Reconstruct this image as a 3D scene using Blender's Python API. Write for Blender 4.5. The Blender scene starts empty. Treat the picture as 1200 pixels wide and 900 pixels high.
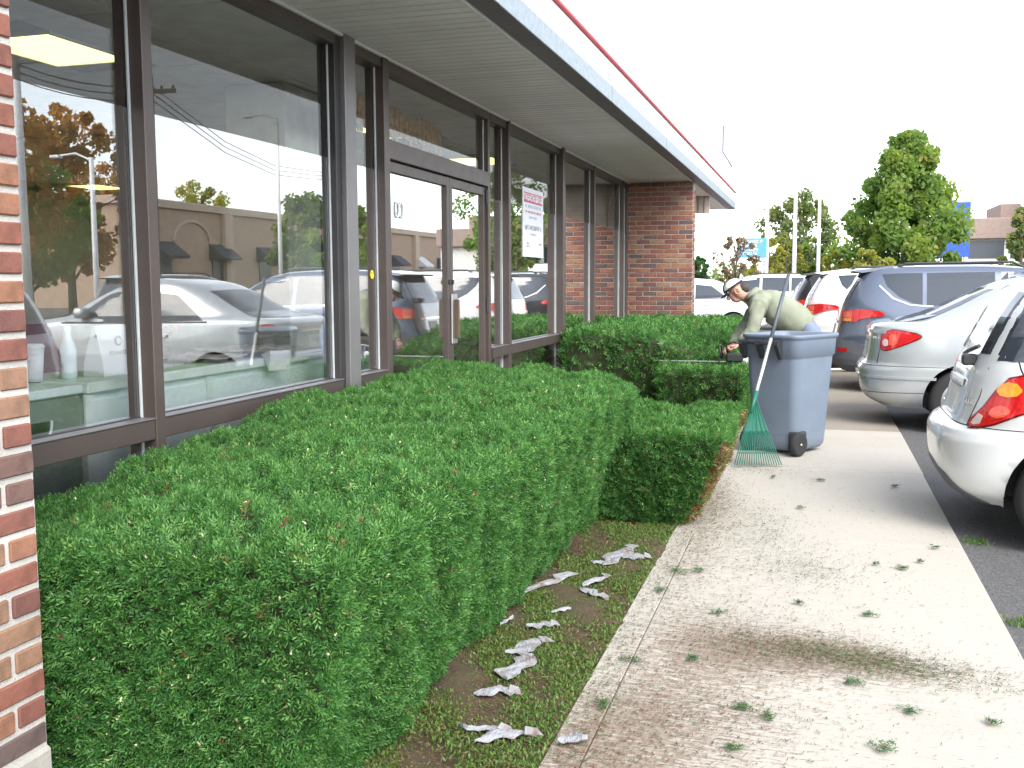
import bpy, bmesh, math, random
import numpy as np
from mathutils import Vector, Matrix
random.seed(7); rng = np.random.default_rng(11)
R = math.radians
sc = bpy.context.scene
COL = sc.collection

# ------------------------------------------------------------------ camera
CAM_H = 1.45
def cam_axes(yaw, pitch, roll):
    cy, sy, cp, sp = math.cos(yaw), math.sin(yaw), math.cos(pitch), math.sin(pitch)
    f = Vector((-sy*cp, cy*cp, -sp)); r = Vector((cy, sy, 0)); u = r.cross(f)
    c, s = math.cos(roll), math.sin(roll)
    return f, c*r + s*u, -s*r + c*u
cd = bpy.data.cameras.new('camera'); cam = bpy.data.objects.new('camera', cd); COL.objects.link(cam)
cf, cr, cu = cam_axes(R(16.55), R(5.70), R(-0.27))
cam.matrix_world = Matrix(((cr.x, cu.x, -cf.x, 0), (cr.y, cu.y, -cf.y, 0), (cr.z, cu.z, -cf.z, CAM_H), (0, 0, 0, 1)))
cd.sensor_width = 36; cd.lens = 36; cd.clip_start = 0.05; cd.clip_end = 2000
sc.camera = cam

# ------------------------------------------------------------------ world, sun, exposure
SUN_EL, SUN_AZ = R(42), R(138)          # azimuth measured from +Y (along the store front) towards +X (car park)
w = bpy.data.worlds.new('World'); sc.world = w; w.use_nodes = True
nt = w.node_tree; nt.nodes.clear()
sky = nt.nodes.new('ShaderNodeTexSky'); sky.sky_type = 'NISHITA'; sky.sun_disc = False
sky.sun_elevation = SUN_EL; sky.sun_rotation = SUN_AZ
sky.air_density = 1.0; sky.dust_density = 0.7; sky.ozone_density = 1.0
bg = nt.nodes.new('ShaderNodeBackground'); bg.inputs[1].default_value = 0.15
hs = nt.nodes.new('ShaderNodeHueSaturation'); hs.inputs['Saturation'].default_value = 0.35
wo = nt.nodes.new('ShaderNodeOutputWorld')
nt.links.new(sky.outputs[0], hs.inputs['Color']); nt.links.new(hs.outputs[0], bg.inputs[0]); nt.links.new(bg.outputs[0], wo.inputs[0])
sd = bpy.data.lights.new('sun', 'SUN'); sun = bpy.data.objects.new('sun', sd); COL.objects.link(sun)
sd.energy = 1.4; sd.angle = R(38); sd.color = (1.0, 0.95, 0.87)
sdir = Vector((math.sin(SUN_AZ)*math.cos(SUN_EL), math.cos(SUN_AZ)*math.cos(SUN_EL), math.sin(SUN_EL)))
sun.rotation_euler = (-sdir).to_track_quat('-Z', 'Y').to_euler()
sc.view_settings.view_transform = 'Standard'; sc.view_settings.look = 'None'
sc.view_settings.exposure = 1.85; sc.view_settings.gamma = 1.0; sc.view_settings.use_curve_mapping = False
sc.cycles.max_bounces = 8; sc.cycles.transparent_max_bounces = 16; sc.cycles.caustics_reflective = False; sc.cycles.caustics_refractive = False
sc.cycles.sample_clamp_indirect = 6

# ------------------------------------------------------------------ materials
MATS = {}
def _nodes(name):
    m = bpy.data.materials.new(name); m.use_nodes = True
    n = m.node_tree; n.nodes.clear()
    o = n.nodes.new('ShaderNodeOutputMaterial'); MATS[name] = m
    return m, n, o
def L(n, a, b): n.links.new(a, b)
def mixc(n, f, a, b, mode='MIX'):
    x = n.nodes.new('ShaderNodeMix'); x.data_type = 'RGBA'; x.blend_type = mode
    for s, v in ((x.inputs[0], f), (x.inputs[6], a), (x.inputs[7], b)):
        if hasattr(v, 'links'): n.links.new(v, s)
        elif s == x.inputs[0]: s.default_value = v
        else: s.default_value = (*v, 1) if len(v) == 3 else v
    return x.outputs[2]
def noise(n, scale, detail=4, rough=.55, vec=None, out=0):
    x = n.nodes.new('ShaderNodeTexNoise'); x.inputs['Scale'].default_value = scale; x.inputs['Detail'].default_value = detail; x.inputs['Roughness'].default_value = rough
    if vec is not None: n.links.new(vec, x.inputs['Vector'])
    return x.outputs[out]
def ramp(n, fac, stops, const=False):
    x = n.nodes.new('ShaderNodeValToRGB'); e = x.color_ramp.elements
    if const: x.color_ramp.interpolation = 'CONSTANT'
    while len(e) < len(stops): e.new(.5)
    for el, (p, c) in zip(e, stops): el.position = p; el.color = (*c, 1) if len(c) == 3 else c
    n.links.new(fac, x.inputs[0]); return x.outputs[0]
def math_(n, op, a, b=0.0, clamp=False):
    x = n.nodes.new('ShaderNodeMath'); x.operation = op; x.use_clamp = clamp
    for s, v in ((x.inputs[0], a), (x.inputs[1], b)):
        if hasattr(v, 'links'): n.links.new(v, s)
        else: s.default_value = v
    return x.outputs[0]
def coords(n, kind='Object'): return n.nodes.new('ShaderNodeTexCoord').outputs[kind]
def mapping(n, vec, scale=(1, 1, 1), rot=(0, 0, 0), loc=(0, 0, 0)):
    x = n.nodes.new('ShaderNodeMapping'); x.inputs['Scale'].default_value = scale; x.inputs['Rotation'].default_value = rot; x.inputs['Location'].default_value = loc
    n.links.new(vec, x.inputs['Vector']); return x.outputs[0]
def principled(n, o, col, rough, metal=0., coat=0., spec=.5):
    p = n.nodes.new('ShaderNodeBsdfPrincipled')
    for k, v in (('Base Color', col), ('Roughness', rough), ('Metallic', metal), ('Coat Weight', coat), ('Specular IOR Level', spec)):
        s = p.inputs[k]
        if hasattr(v, 'links'): n.links.new(v, s)
        else: s.default_value = (*v, 1) if isinstance(v, tuple) else v
    p.inputs['Coat Roughness'].default_value = .06
    n.links.new(p.outputs[0], o.inputs[0]); return p
def bump(n, p, h, strength, dist=.01):
    b = n.nodes.new('ShaderNodeBump'); b.inputs['Strength'].default_value = strength; b.inputs['Distance'].default_value = dist
    n.links.new(h, b.inputs['Height']); n.links.new(b.outputs[0], p.inputs['Normal'])
def mat(name, col, rough=.6, metal=0., var=.12, scale=6., bmp=0., bscale=80., coat=0., spec=.5, rnd=0., rvar=.08):
    m, n, o = _nodes(name)
    v = coords(n); f = noise(n, scale, 5, .6, v)
    f = ramp(n, f, [(.3, (0, 0, 0)), (.7, (1, 1, 1))])
    c = mixc(n, f, tuple(x*(1-var) for x in col), tuple(min(1, x*(1+var)) for x in col))
    if rnd:
        oi = n.nodes.new('ShaderNodeObjectInfo').outputs['Random']
        h = n.nodes.new('ShaderNodeHueSaturation'); L(n, c, h.inputs['Color']); L(n, math_(n, 'MULTIPLY_ADD', oi, 2*rnd), h.inputs['Value'])
        h.inputs['Value'].links[0].from_node.inputs[2].default_value = 1-rnd; c = h.outputs[0]
    rr = math_(n, 'MULTIPLY_ADD', noise(n, scale*3, 4, .6, v), 2*rvar); rr.node.inputs[2].default_value = rough-rvar
    p = principled(n, o, c, rr, metal, coat, spec)
    if bmp: bump(n, p, noise(n, bscale, 4, .6, v), bmp)
    return m

def fabric_mat():
    m, n, o = _nodes('fabric_scrap'); v = coords(n)
    c = mixc(n, noise(n, 25, 4, .6, v), (.19, .195, .22), (.34, .345, .375))
    c = mixc(n, ramp(n, noise(n, 16, 5, .7, v), [(.48, (0,)*3), (.66, (.85,)*3)]), c, (.13, .085, .055))
    p = principled(n, o, c, .8); bump(n, p, noise(n, 300, 2, .5, v), .3, .002)
mat('mortar', (.47, .45, .42), .9, bmp=.5, bscale=160)
mat('mortar_dark', (.40, .37, .34), .9, bmp=.4, bscale=160)
mat('concrete_base', (.33, .315, .29), .9, bmp=.3, bscale=60)
def brick_mat():
    m, n, o = _nodes('brick')
    v = coords(n); oi = n.nodes.new('ShaderNodeObjectInfo').outputs['Random']
    c = ramp(n, oi, [(0, (.235, .090, .062)), (.22, (.205, .080, .060)), (.42, (.275, .128, .078)), (.58, (.165, .070, .058)), (.70, (.265, .15, .096)), (.88, (.115, .080, .076)), (.94, (.15, .085, .072))], True)
    f = noise(n, 14, 6, .7, v)
    c = mixc(n, ramp(n, f, [(.35, (.62,)*3), (.65, (1.15,)*3)]), (0, 0, 0), c, 'MIX')
    c2 = mixc(n, ramp(n, noise(n, 55, 4, .7, v), [(.56, (0,)*3), (.7, (.4,)*3)]), c, (.10, .06, .055))
    p = principled(n, o, c2, .88); bump(n, p, noise(n, 90, 5, .7, v), .55, .006); return m
brick_mat()
mat('frame', (.088, .068, .062), .42, .25, var=.10, scale=3)
mat('frame_light', (.20, .19, .195), .4, .3, var=.08, scale=3)
mat('frame_dark', (.03, .028, .03), .5)
mat('gasket', (.55, .58, .60), .5)
mat('soffit', (.86, .83, .83), .5, var=.06, scale=2, rnd=.05)
mat('soffit_gap', (.16, .155, .15), .8)
mat('gutter_dark', (.17, .15, .17), .5, .2)
mat('galvanised', (.27, .315, .35), .5, .3, var=.18, scale=22)
mat('white_paint', (.80, .80, .79), .5, var=.04)
mat('red_trim', (.52, .035, .05), .5, var=.05)
mat('beige_panel', (.48, .42, .37), .6)
mat('roofing', (.16, .16, .16), .9)
mat('int_wall', (.62, .60, .57), .8); mat('int_floor', (.40, .37, .33), .4)
mat('ceiling_tile', (.74, .73, .71), .9, bmp=.3, bscale=200, rnd=.03); mat('ceiling_grid', (.30, .30, .29), .5)
mat('pier', (.62, .63, .60), .7)
mat('cabinet', (.74, .82, .86), .45, var=.05); mat('cabinet_dark', (.20, .225, .215), .5); mat('cabinet_trim', (.76, .82, .83), .4)
mat('dark', (.012, .012, .014), .6); mat('black_plastic', (.022, .023, .026), .5, rvar=.05)
mat('paper', (.78, .79, .82), .7, var=.04); mat('newsprint', (.42, .40, .38), .9, var=.35, scale=40)
mat('ink', (.16, .16, .18), .8); mat('ink_red', (.55, .10, .16), .7); mat('ink_blue', (.35, .50, .62), .7)
mat('clear_plastic', (.62, .72, .76), .12, var=.1)
mat('flower_red', (.55, .03, .03), .6); mat('gold', (.55, .38, .16), .5, .3)
mat('wood_dark', (.11, .07, .045), .5); mat('chair_red', (.26, .03, .045), .6)
mat('yellow_sticker', (.85, .68, .03), .5)
mat('imitated_reflection', (.30, .21, .13), .8, var=.5, scale=25)
mat('bin_grey', (.165, .205, .265), .5, var=.07, scale=4, bmp=.15, bscale=300, rvar=.05)
mat('bin_dark', (.03, .034, .042), .55)
mat('rubber', (.022, .022, .023), .8, bmp=.3, bscale=150); mat('rim_alloy', (.45, .46, .48), .3, .9)
mat('rake_green', (.012, .13, .085), .45, var=.1); mat('rake_metal', (.70, .70, .68), .35, .6); mat('rake_grip', (.085, .10, .12), .5)
mat('hoodie', (.235, .255, .19), .95, var=.12, scale=9, bmp=.4, bscale=240); mat('jeans', (.16, .20, .27), .9, bmp=.3, bscale=400)
mat('skin', (.50, .27, .20), .55, var=.10, scale=18); mat('cap_white', (.78, .78, .78), .8); mat('cap_navy', (.02, .022, .035), .8); mat('boots', (.06, .045, .03), .8)
mat('hair', (.05, .04, .035), .8)
mat('trim_steel', (.62, .62, .62), .3, .8)
fabric_mat(); mat('fabric_under', (.30, .31, .34), .8)
mat('sign_blue', (.09, .30, .60), .5); mat('sign_blue_deep', (.03, .10, .50), .5); mat('sign_white', (.80, .80, .80), .5)
mat('pole_grey', (.62, .62, .62), .5); mat('pole_wood', (.16, .13, .10), .9, scale=20); mat('wire', (.05, .05, .05), .6); mat('tower_red', (.5, .2, .2), .6)
mat('stucco_tan', (.46, .33, .24), .9, var=.06); mat('stucco_cap', (.56, .44, .34), .9); mat('awning', (.05, .055, .07), .8); mat('awning_white', (.7, .7, .7), .7)
mat('brown_fascia', (.30, .22, .19), .8); mat('white_wall', (.70, .68, .64), .8); mat('window_far', (.05, .06, .08), .15)
mat('bark', (.10, .075, .055), .95, bmp=.8, bscale=40); mat('bark_grey', (.17, .15, .13), .95, bmp=.8, bscale=40)
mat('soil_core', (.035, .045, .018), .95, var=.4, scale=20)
mat('twig', (.20, .12, .07), .9)
mat('antenna', (.12, .12, .14), .5)
# car materials
mat('paint_white', (.68, .69, .69), .34, .15, var=.02, coat=1., rvar=.02); mat('paint_silver', (.50, .53, .54), .34, .45, var=.02, coat=1., rvar=.02)
mat('paint_blue_grey', (.125, .15, .21), .33, .45, var=.02, coat=1., rvar=.02); mat('paint_pure', (.80, .80, .80), .35, 0, var=.02, coat=1., rvar=.02)
mat('paint_maroon', (.17, .02, .035), .33, .3, var=.02, coat=1., rvar=.02); mat('paint_black', (.025, .026, .03), .3, .3, var=.02, coat=1., rvar=.02)
mat('car_glass', (.035, .042, .055), .07, 0, var=.03, spec=.8, rvar=.02); mat('car_trim', (.03, .032, .036), .55); mat('chrome', (.75, .75, .76), .12, 1., var=.02, rvar=.02)
mat('lens_red', (.55, .012, .014), .12, coat=1., var=.25, scale=35, rvar=.03); mat('lens_bright', (.85, .10, .06), .12, coat=1., var=.3, scale=60, rvar=.03); mat('lens_deep', (.16, .004, .006), .15, coat=1.); mat('lens_amber', (.85, .30, .02), .12, coat=1., var=.25, scale=45, rvar=.03); mat('lens_clear', (.62, .55, .52), .1, coat=1., rvar=.02)
mat('plate', (.70, .70, .66), .5); mat('bumper_grey', (.10, .105, .12), .6)

def glass_mat():
    m, n, o = _nodes('store_glass')
    g = n.nodes.new('ShaderNodeNewGeometry')
    ior = math_(n, 'MULTIPLY_ADD', g.outputs['Backfacing'], 1/1.52-1.52); ior.node.inputs[2].default_value = 1.52
    f = n.nodes.new('ShaderNodeFresnel'); L(n, ior, f.inputs['IOR'])
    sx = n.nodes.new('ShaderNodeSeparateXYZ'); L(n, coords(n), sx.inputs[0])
    dull_band = math_(n, 'GREATER_THAN', sx.outputs[2], 2.16)        # made-up dull band: darkness of the upper reflection put into the glass
    fac = math_(n, 'MULTIPLY', f.outputs[0], math_(n, 'MULTIPLY_ADD', dull_band, -2.9), True); fac.node.inputs[1].links[0].from_node.inputs[2].default_value = 3.3
    t = n.nodes.new('ShaderNodeBsdfTransparent'); t.inputs[0].default_value = (.96, .97, .97, 1)
    gl = n.nodes.new('ShaderNodeBsdfGlossy'); gl.inputs['Roughness'].default_value = .0; gl.inputs[0].default_value = (1, 1, 1, 1)
    mx = n.nodes.new('ShaderNodeMixShader'); L(n, fac, mx.inputs[0]); L(n, t.outputs[0], mx.inputs[1]); L(n, gl.outputs[0], mx.inputs[2])
    b = n.nodes.new('ShaderNodeBump'); b.inputs['Strength'].default_value = .012; b.inputs['Distance'].default_value = .02
    L(n, noise(n, 1.3, 1, .4, coords(n)), b.inputs['Height']); L(n, b.outputs[0], gl.inputs['Normal'])
    L(n, mx.outputs[0], o.inputs[0])
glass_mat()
def emit_mat(name, col, s):
    m, n, o = _nodes(name); e = n.nodes.new('ShaderNodeEmission'); e.inputs[0].default_value = (*col, 1); e.inputs[1].default_value = s
    L(n, e.outputs[0], o.inputs[0])
emit_mat('light_panel', (1, .93, .30), .75)
def leaf_mat(name, stops, transl=.3, rough=.5, spec=.4):
    m, n, o = _nodes(name)
    a = n.nodes.new('ShaderNodeAttribute'); a.attribute_name = 'rnd'
    c = ramp(n, a.outputs['Fac'], stops)
    p = n.nodes.new('ShaderNodeBsdfPrincipled'); L(n, c, p.inputs['Base Color']); p.inputs['Roughness'].default_value = rough; p.inputs['Specular IOR Level'].default_value = spec
    t = n.nodes.new('ShaderNodeBsdfTranslucent'); L(n, mixc(n, 1., c, (1.5, 1.6, .7), 'MULTIPLY'), t.inputs[0])
    mx = n.nodes.new('ShaderNodeMixShader'); mx.inputs[0].default_value = transl
    L(n, p.outputs[0], mx.inputs[1]); L(n, t.outputs[0], mx.inputs[2]); L(n, mx.outputs[0], o.inputs[0])
leaf_mat('yew', [(0, (.024, .092, .025)), (.5, (.060, .178, .042)), (.80, (.120, .265, .066)), (.945, (.195, .35, .10)), (.955, (.60, .50, .30)), (.975, (.60, .50, .30)), (.98, (.22, .10, .05)), (1, (.16, .07, .035))], .25, .55, .30)
leaf_mat('maple_green', [(0, (.10, .17, .05)), (.6, (.18, .27, .08)), (.9, (.29, .33, .09)), (1, (.40, .31, .10))], .6)
leaf_mat('oak_green', [(0, (.10, .15, .06)), (.7, (.18, .22, .085)), (1, (.28, .26, .10))], .5)
leaf_mat('olive_gold', [(0, (.20, .22, .05)), (.6, (.34, .33, .08)), (1, (.46, .38, .10))], .5)
leaf_mat('autumn', [(0, (.18, .13, .05)), (.5, (.36, .20, .07)), (1, (.48, .22, .07))], .5)
leaf_mat('brown_sparse', [(0, (.10, .075, .045)), (1, (.20, .13, .07))], .3)
leaf_mat('dark_conifer', [(0, (.018, .06, .015)), (1, (.04, .11, .025))], .2)
leaf_mat('moss', [(0, (.05, .105, .02)), (.6, (.105, .19, .038)), (.82, (.16, .23, .055)), (.85, (.17, .10, .05)), (1, (.22, .135, .07))], .25)
leaf_mat('clip', [(0, (.025, .075, .018)), (.42, (.06, .14, .03)), (.5, (.115, .065, .035)), (1, (.20, .125, .075))], .15)

def ground_mats():
    # asphalt
    m, n, o = _nodes('asphalt'); v = coords(n)
    c = mixc(n, noise(n, .35, 5, .6, v), (.045, .046, .05), (.085, .085, .088))
    c = mixc(n, ramp(n, noise(n, 90, 3, .7, v), [(.42, (0,)*3), (.62, (1,)*3)]), c, (.15, .148, .145))
    c = mixc(n, ramp(n, noise(n, 260, 2, .7, v), [(.60, (0,)*3), (.72, (.7,)*3)]), c, (.30, .29, .28))
    p = principled(n, o, c, .88); bump(n, p, noise(n, 160, 4, .75, v), .8, .008)
    # soil
    m, n, o = _nodes('soil'); v = coords(n)
    c = mixc(n, noise(n, 9, 6, .7, v), (.045, .027, .017), (.15, .095, .058))
    c = mixc(n, ramp(n, noise(n, 3.1, 5, .65, v), [(.46, (0,)*3), (.62, (.75,)*3)]), c, (.065, .085, .028))
    c = mixc(n, ramp(n, noise(n, 120, 3, .7, v), [(.55, (0,)*3), (.7, (.6,)*3)]), c, (.20, .13, .075))
    p = principled(n, o, c, .95); bump(n, p, noise(n, 55, 6, .75, v), .9, .02)
    # sidewalk concrete with raked soil stains (world coordinates via generated-free Object coords of objects left at the origin)
    for name, base in (('concrete', (.45, .42, .37)), ('concrete_dark', (.29, .255, .21))):
        m, n, o = _nodes(name); v = coords(n)
        c = mixc(n, noise(n, 1.3, 5, .6, v), tuple(x*.90 for x in base), tuple(x*1.06 for x in base))
        c = mixc(n, ramp(n, noise(n, 140, 3, .7, v), [(.40, (.0,)*3), (.75, (.32,)*3)]), c, tuple(x*.55 for x in base))
        sx = n.nodes.new('ShaderNodeSeparateXYZ'); L(n, v, sx.inputs[0]); X, Y = sx.outputs[0], sx.outputs[1]
        def blob(cx, cy, rx, ry, ang=0.):
            ca, sa = math.cos(ang), math.sin(ang)
            dx = math_(n, 'SUBTRACT', X, cx); dy = math_(n, 'SUBTRACT', Y, cy)
            u = math_(n, 'ADD', math_(n, 'MULTIPLY', dx, ca/rx), math_(n, 'MULTIPLY', dy, sa/rx))
            t = math_(n, 'ADD', math_(n, 'MULTIPLY', dx, -sa/ry), math_(n, 'MULTIPLY', dy, ca/ry))
            d = math_(n, 'ADD', math_(n, 'MULTIPLY', u, u), math_(n, 'MULTIPLY', t, t))
            return math_(n, 'POWER', 2.718, math_(n, 'MULTIPLY', d, -1.))
        def tot(bl, wts):
            s = None
            for b, wt in zip(bl, wts):
                b = math_(n, 'MULTIPLY', b, wt); s = b if s is None else math_(n, 'ADD', s, b)
            return math_(n, 'MINIMUM', s, 1.1)
        brown = tot([blob(-.42, 3.30, .42, .42), blob(-.12, 4.02, .42, .30, .25), blob(-.45, 4.1, .30, .55), blob(.20, 4.0, .38, .17, -.22), blob(-.62, 5.6, .20, 1.2), blob(-.66, 2.9, .30, .5), blob(-.35, 2.75, .4, .3), blob(-.28, 5.3, .28, .5)], [.62, .80, .42, .75, .40, .62, .25, .30])
        warp = n.nodes.new('ShaderNodeVectorMath'); warp.operation = 'MULTIPLY_ADD'; warp.inputs[1].default_value = (.09, .09, 0)
        L(n, noise(n, 2.2, 2, .5, v, 1), warp.inputs[0]); L(n, v, warp.inputs[2])
        st = noise(n, 1.0, 5, .72, mapping(n, warp.outputs[0], (12, 75, 1), (0, 0, R(28))))
        st2 = noise(n, 60, 4, .75, v)
        k = math_(n, 'ADD', math_(n, 'MULTIPLY', st, 1.15), math_(n, 'MULTIPLY_ADD', st2, .55)); k.node.inputs[1].links[0].from_node.inputs[2].default_value = -.35
        mk = math_(n, 'ADD', k, math_(n, 'MULTIPLY', brown, .30))
        mk = ramp(n, mk, [(.62, (0,)*3), (.72, (.62,)*3), (.95, (.9,)*3)])
        dirt = mixc(n, noise(n, 30, 4, .7, v), (.13, .085, .06), (.26, .18, .13))
        c = mixc(n, mk, c, dirt)
        green = tot([blob(.20, 4.02, .42, .15, -.2), blob(-.25, 5.9, .20, .55, .2), blob(.02, 5.25, .25, .22), blob(-.5, 4.5, .2, .3)], [.8, .5, .35, .3])
        gm = ramp(n, math_(n, 'ADD', k, math_(n, 'MULTIPLY', green, .28)), [(.66, (0,)*3), (.80, (.6,)*3)])
        c = mixc(n, gm, c, (.11, .16, .045))
        c = mixc(n, ramp(n, noise(n, 1., 4, .7, mapping(n, v, (30, 4, 1), (0, 0, R(8)))), [(.62, (0,)*3), (.75, (.35,)*3)]), c, (.40, .35, .28))
        vo = n.nodes.new('ShaderNodeTexVoronoi'); vo.inputs['Scale'].default_value = 2.3; L(n, v, vo.inputs['Vector'])
        c = mixc(n, ramp(n, vo.outputs['Distance'], [(.02, (.55,)*3), (.045, (0,)*3)]), c, (.16, .145, .13))
        c = mixc(n, ramp(n, noise(n, .8, 6, .7, v), [(.52, (0,)*3), (.72, (.45,)*3)]), c, tuple(x*.72 for x in base))
        p = principled(n, o, c, .92); bump(n, p, noise(n, 130, 5, .7, v), .45, .006)
ground_mats()

# ------------------------------------------------------------------ mesh helpers
def tagobj(o, label=None, cat=None, group=None, kind=None):
    if label: o['label'] = label
    if cat: o['category'] = cat
    if group: o['group'] = group
    if kind: o['kind'] = kind
    return o
def empty(name, loc=(0, 0, 0), rz=0.):
    o = bpy.data.objects.new(name, None); COL.objects.link(o); o.location = loc; o.rotation_euler = (0, 0, rz); o.empty_display_size = .1; return o
def link(name, me, m=None, parent=None, smooth=False):
    if m is not None and not me.materials:
        for q in (m if isinstance(m, (list, tuple)) else [m]): me.materials.append(MATS[q])
    if smooth: me.polygons.foreach_set('use_smooth', [True]*len(me.polygons))
    o = bpy.data.objects.new(name, me); COL.objects.link(o)
    if parent is not None: o.parent = parent
    return o
class MB:
    def __init__(s): s.v = []; s.f = []; s.mi = []; s.cur = 0
    def add(s, vs, fs):
        k = len(s.v); s.v += [tuple(x) for x in vs]; s.f += [tuple(i+k for i in f) for f in fs]; s.mi += [s.cur]*len(fs); return s
    def box(s, lo, hi):
        x0, y0, z0 = lo; x1, y1, z1 = hi
        return s.add([(x0,y0,z0),(x1,y0,z0),(x1,y1,z0),(x0,y1,z0),(x0,y0,z1),(x1,y0,z1),(x1,y1,z1),(x0,y1,z1)], [(0,3,2,1),(4,5,6,7),(0,1,5,4),(1,2,6,5),(2,3,7,6),(3,0,4,7)])
    def cbox(s, lo, hi, c=.004):      # chamfered box
        x0,y0,z0 = lo; x1,y1,z1 = hi; vs = []
        idx = {}
        for ax in range(3):
            for sx in (0,1):
                for sy in (0,1):
                    for sz in (0,1):
                        p = [ (x0,x1)[sx] , (y0,y1)[sy], (z0,z1)[sz] ]
                        sg = [1-2*sx, 1-2*sy, 1-2*sz]
                        for a in range(3):
                            if a != ax: p[a] += sg[a]*c
                        idx[(ax,sx,sy,sz)] = len(vs); vs.append(p)
        fs = []
        for ax in range(3):
            for sd_ in (0,1):
                q = []
                for (a,b) in ((0,0),(1,0),(1,1),(0,1)):
                    k = [0,0,0]; k[ax] = sd_; k[(ax+1)%3] = a; k[(ax+2)%3] = b; q.append(idx[(ax,*k)])
                fs.append(q if sd_ else q[::-1])
        for ax in range(3):            # edges parallel to ax
            b, c2 = (ax+1)%3, (ax+2)%3
            for sb in (0,1):
                for sc_ in (0,1):
                    def K(a, e):
                        k = [0,0,0]; k[ax] = e; k[b] = sb; k[c2] = sc_; return idx[(a,*k)]
                    q = [K(b,0),K(b,1),K(c2,1),K(c2,0)]
                    fs.append(q if (sb==sc_) else q[::-1])
        for sx in (0,1):
            for sy in (0,1):
                for sz in (0,1):
                    q = [idx[(0,sx,sy,sz)],idx[(1,sx,sy,sz)],idx[(2,sx,sy,sz)]]
                    fs.append(q if (sx+sy+sz)%2 else q[::-1])
        return s.add(vs, fs)
    def tube(s, pts, rad, seg=8, cap=True):
        pts = [Vector(p) for p in pts]; k = len(pts)
        rad = list(rad) if hasattr(rad, '__len__') else [rad]*k
        t0 = (pts[1]-pts[0]).normalized(); up = Vector((0,0,1)) if abs(t0.z) < .9 else Vector((1,0,0))
        n = t0.cross(up).normalized(); vs = []; fs = []
        for i, p in enumerate(pts):
            t = (pts[min(i+1,k-1)]-pts[max(i-1,0)]).normalized(); n = (n - t*n.dot(t)).normalized(); b = t.cross(n)
            for j in range(seg):
                a = 2*math.pi*j/seg; vs.append(p + rad[i]*(math.cos(a)*n + math.sin(a)*b))
        for i in range(k-1):
            for j in range(seg): fs.append((i*seg+j, i*seg+(j+1)%seg, (i+1)*seg+(j+1)%seg, (i+1)*seg+j))
        if cap: fs.append(tuple(range(seg-1,-1,-1))); fs.append(tuple((k-1)*seg+j for j in range(seg)))
        return s.add(vs, fs)
    def lathe(s, prof, seg=24, axis='z', c=(0,0,0)):     # prof (r, h)
        vs = []; fs = []
        for r, h in prof:
            for j in range(seg):
                a = 2*math.pi*j/seg; x, y = r*math.cos(a), r*math.sin(a)
                vs.append({'z': (c[0]+x,c[1]+y,c[2]+h), 'y': (c[0]+x,c[1]+h,c[2]+y), 'x': (c[0]+h,c[1]+x,c[2]+y)}[axis])
        for i in range(len(prof)-1):
            for j in range(seg):
                q = (i*seg+j, i*seg+(j+1)%seg, (i+1)*seg+(j+1)%seg, (i+1)*seg+j); fs.append(q if axis != 'y' else q[::-1])
        fs.append(tuple(range(seg-1,-1,-1))); fs.append(tuple((len(prof)-1)*seg+j for j in range(seg)))
        return s.add(vs, fs)
    def prism(s, poly, a0, a1, axis='y'):   # poly in the other two axes
        k = len(poly)
        def P(u, v, h): return {'y': (u,h,v), 'x': (h,u,v), 'z': (u,v,h)}[axis]
        vs = [P(u,v,a0) for u,v in poly]+[P(u,v,a1) for u,v in poly]
        fs = [tuple(range(k)), tuple(range(2*k-1,k-1,-1))]+[(i,i+k,(i+1)%k+k,(i+1)%k) for i in range(k)]
        return s.add(vs, fs)
    def mesh(s, name='m'):
        me = bpy.data.meshes.new(name); me.from_pydata(s.v, [], s.f)
        if any(s.mi): me.polygons.foreach_set('material_index', s.mi)
        bm = bmesh.new(); bm.from_mesh(me); bmesh.ops.recalc_face_normals(bm, faces=bm.faces); bm.to_mesh(me); bm.free()
        me.update(); return me
    def build(s, name, m, parent=None, smooth=False):
        return link(name, s.mesh(name), m, parent, smooth)
def bx(name, lo, hi, m, parent=None, c=.004):
    return MB().cbox(lo, hi, min(c, .45*min(abs(h-l) for l, h in zip(lo, hi)))).build(name, m, parent)
def np_mesh(name, V, F, mtl, parent=None, attr=None):
    V = np.asarray(V, np.float32); F = np.asarray(F, np.int32); nf, k = F.shape
    me = bpy.data.meshes.new(name); me.vertices.add(len(V)); me.vertices.foreach_set('co', V.ravel())
    me.loops.add(nf*k); me.loops.foreach_set('vertex_index', F.ravel()); me.polygons.add(nf)
    me.polygons.foreach_set('loop_start', np.arange(0, nf*k, k, dtype=np.int32)); me.polygons.foreach_set('loop_total', np.full(nf, k, np.int32))
    if attr is not None:
        a = me.attributes.new('rnd', 'FLOAT', 'POINT'); a.data.foreach_set('value', np.asarray(attr, np.float32))
    me.update(); me.validate(); return link(name, me, mtl, parent)
def copy_tree(o, parent=None, objs=None):
    c = o.copy(); COL.objects.link(c); c.parent = parent
    for ch in o.children: copy_tree(ch, c)
    return c

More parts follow.
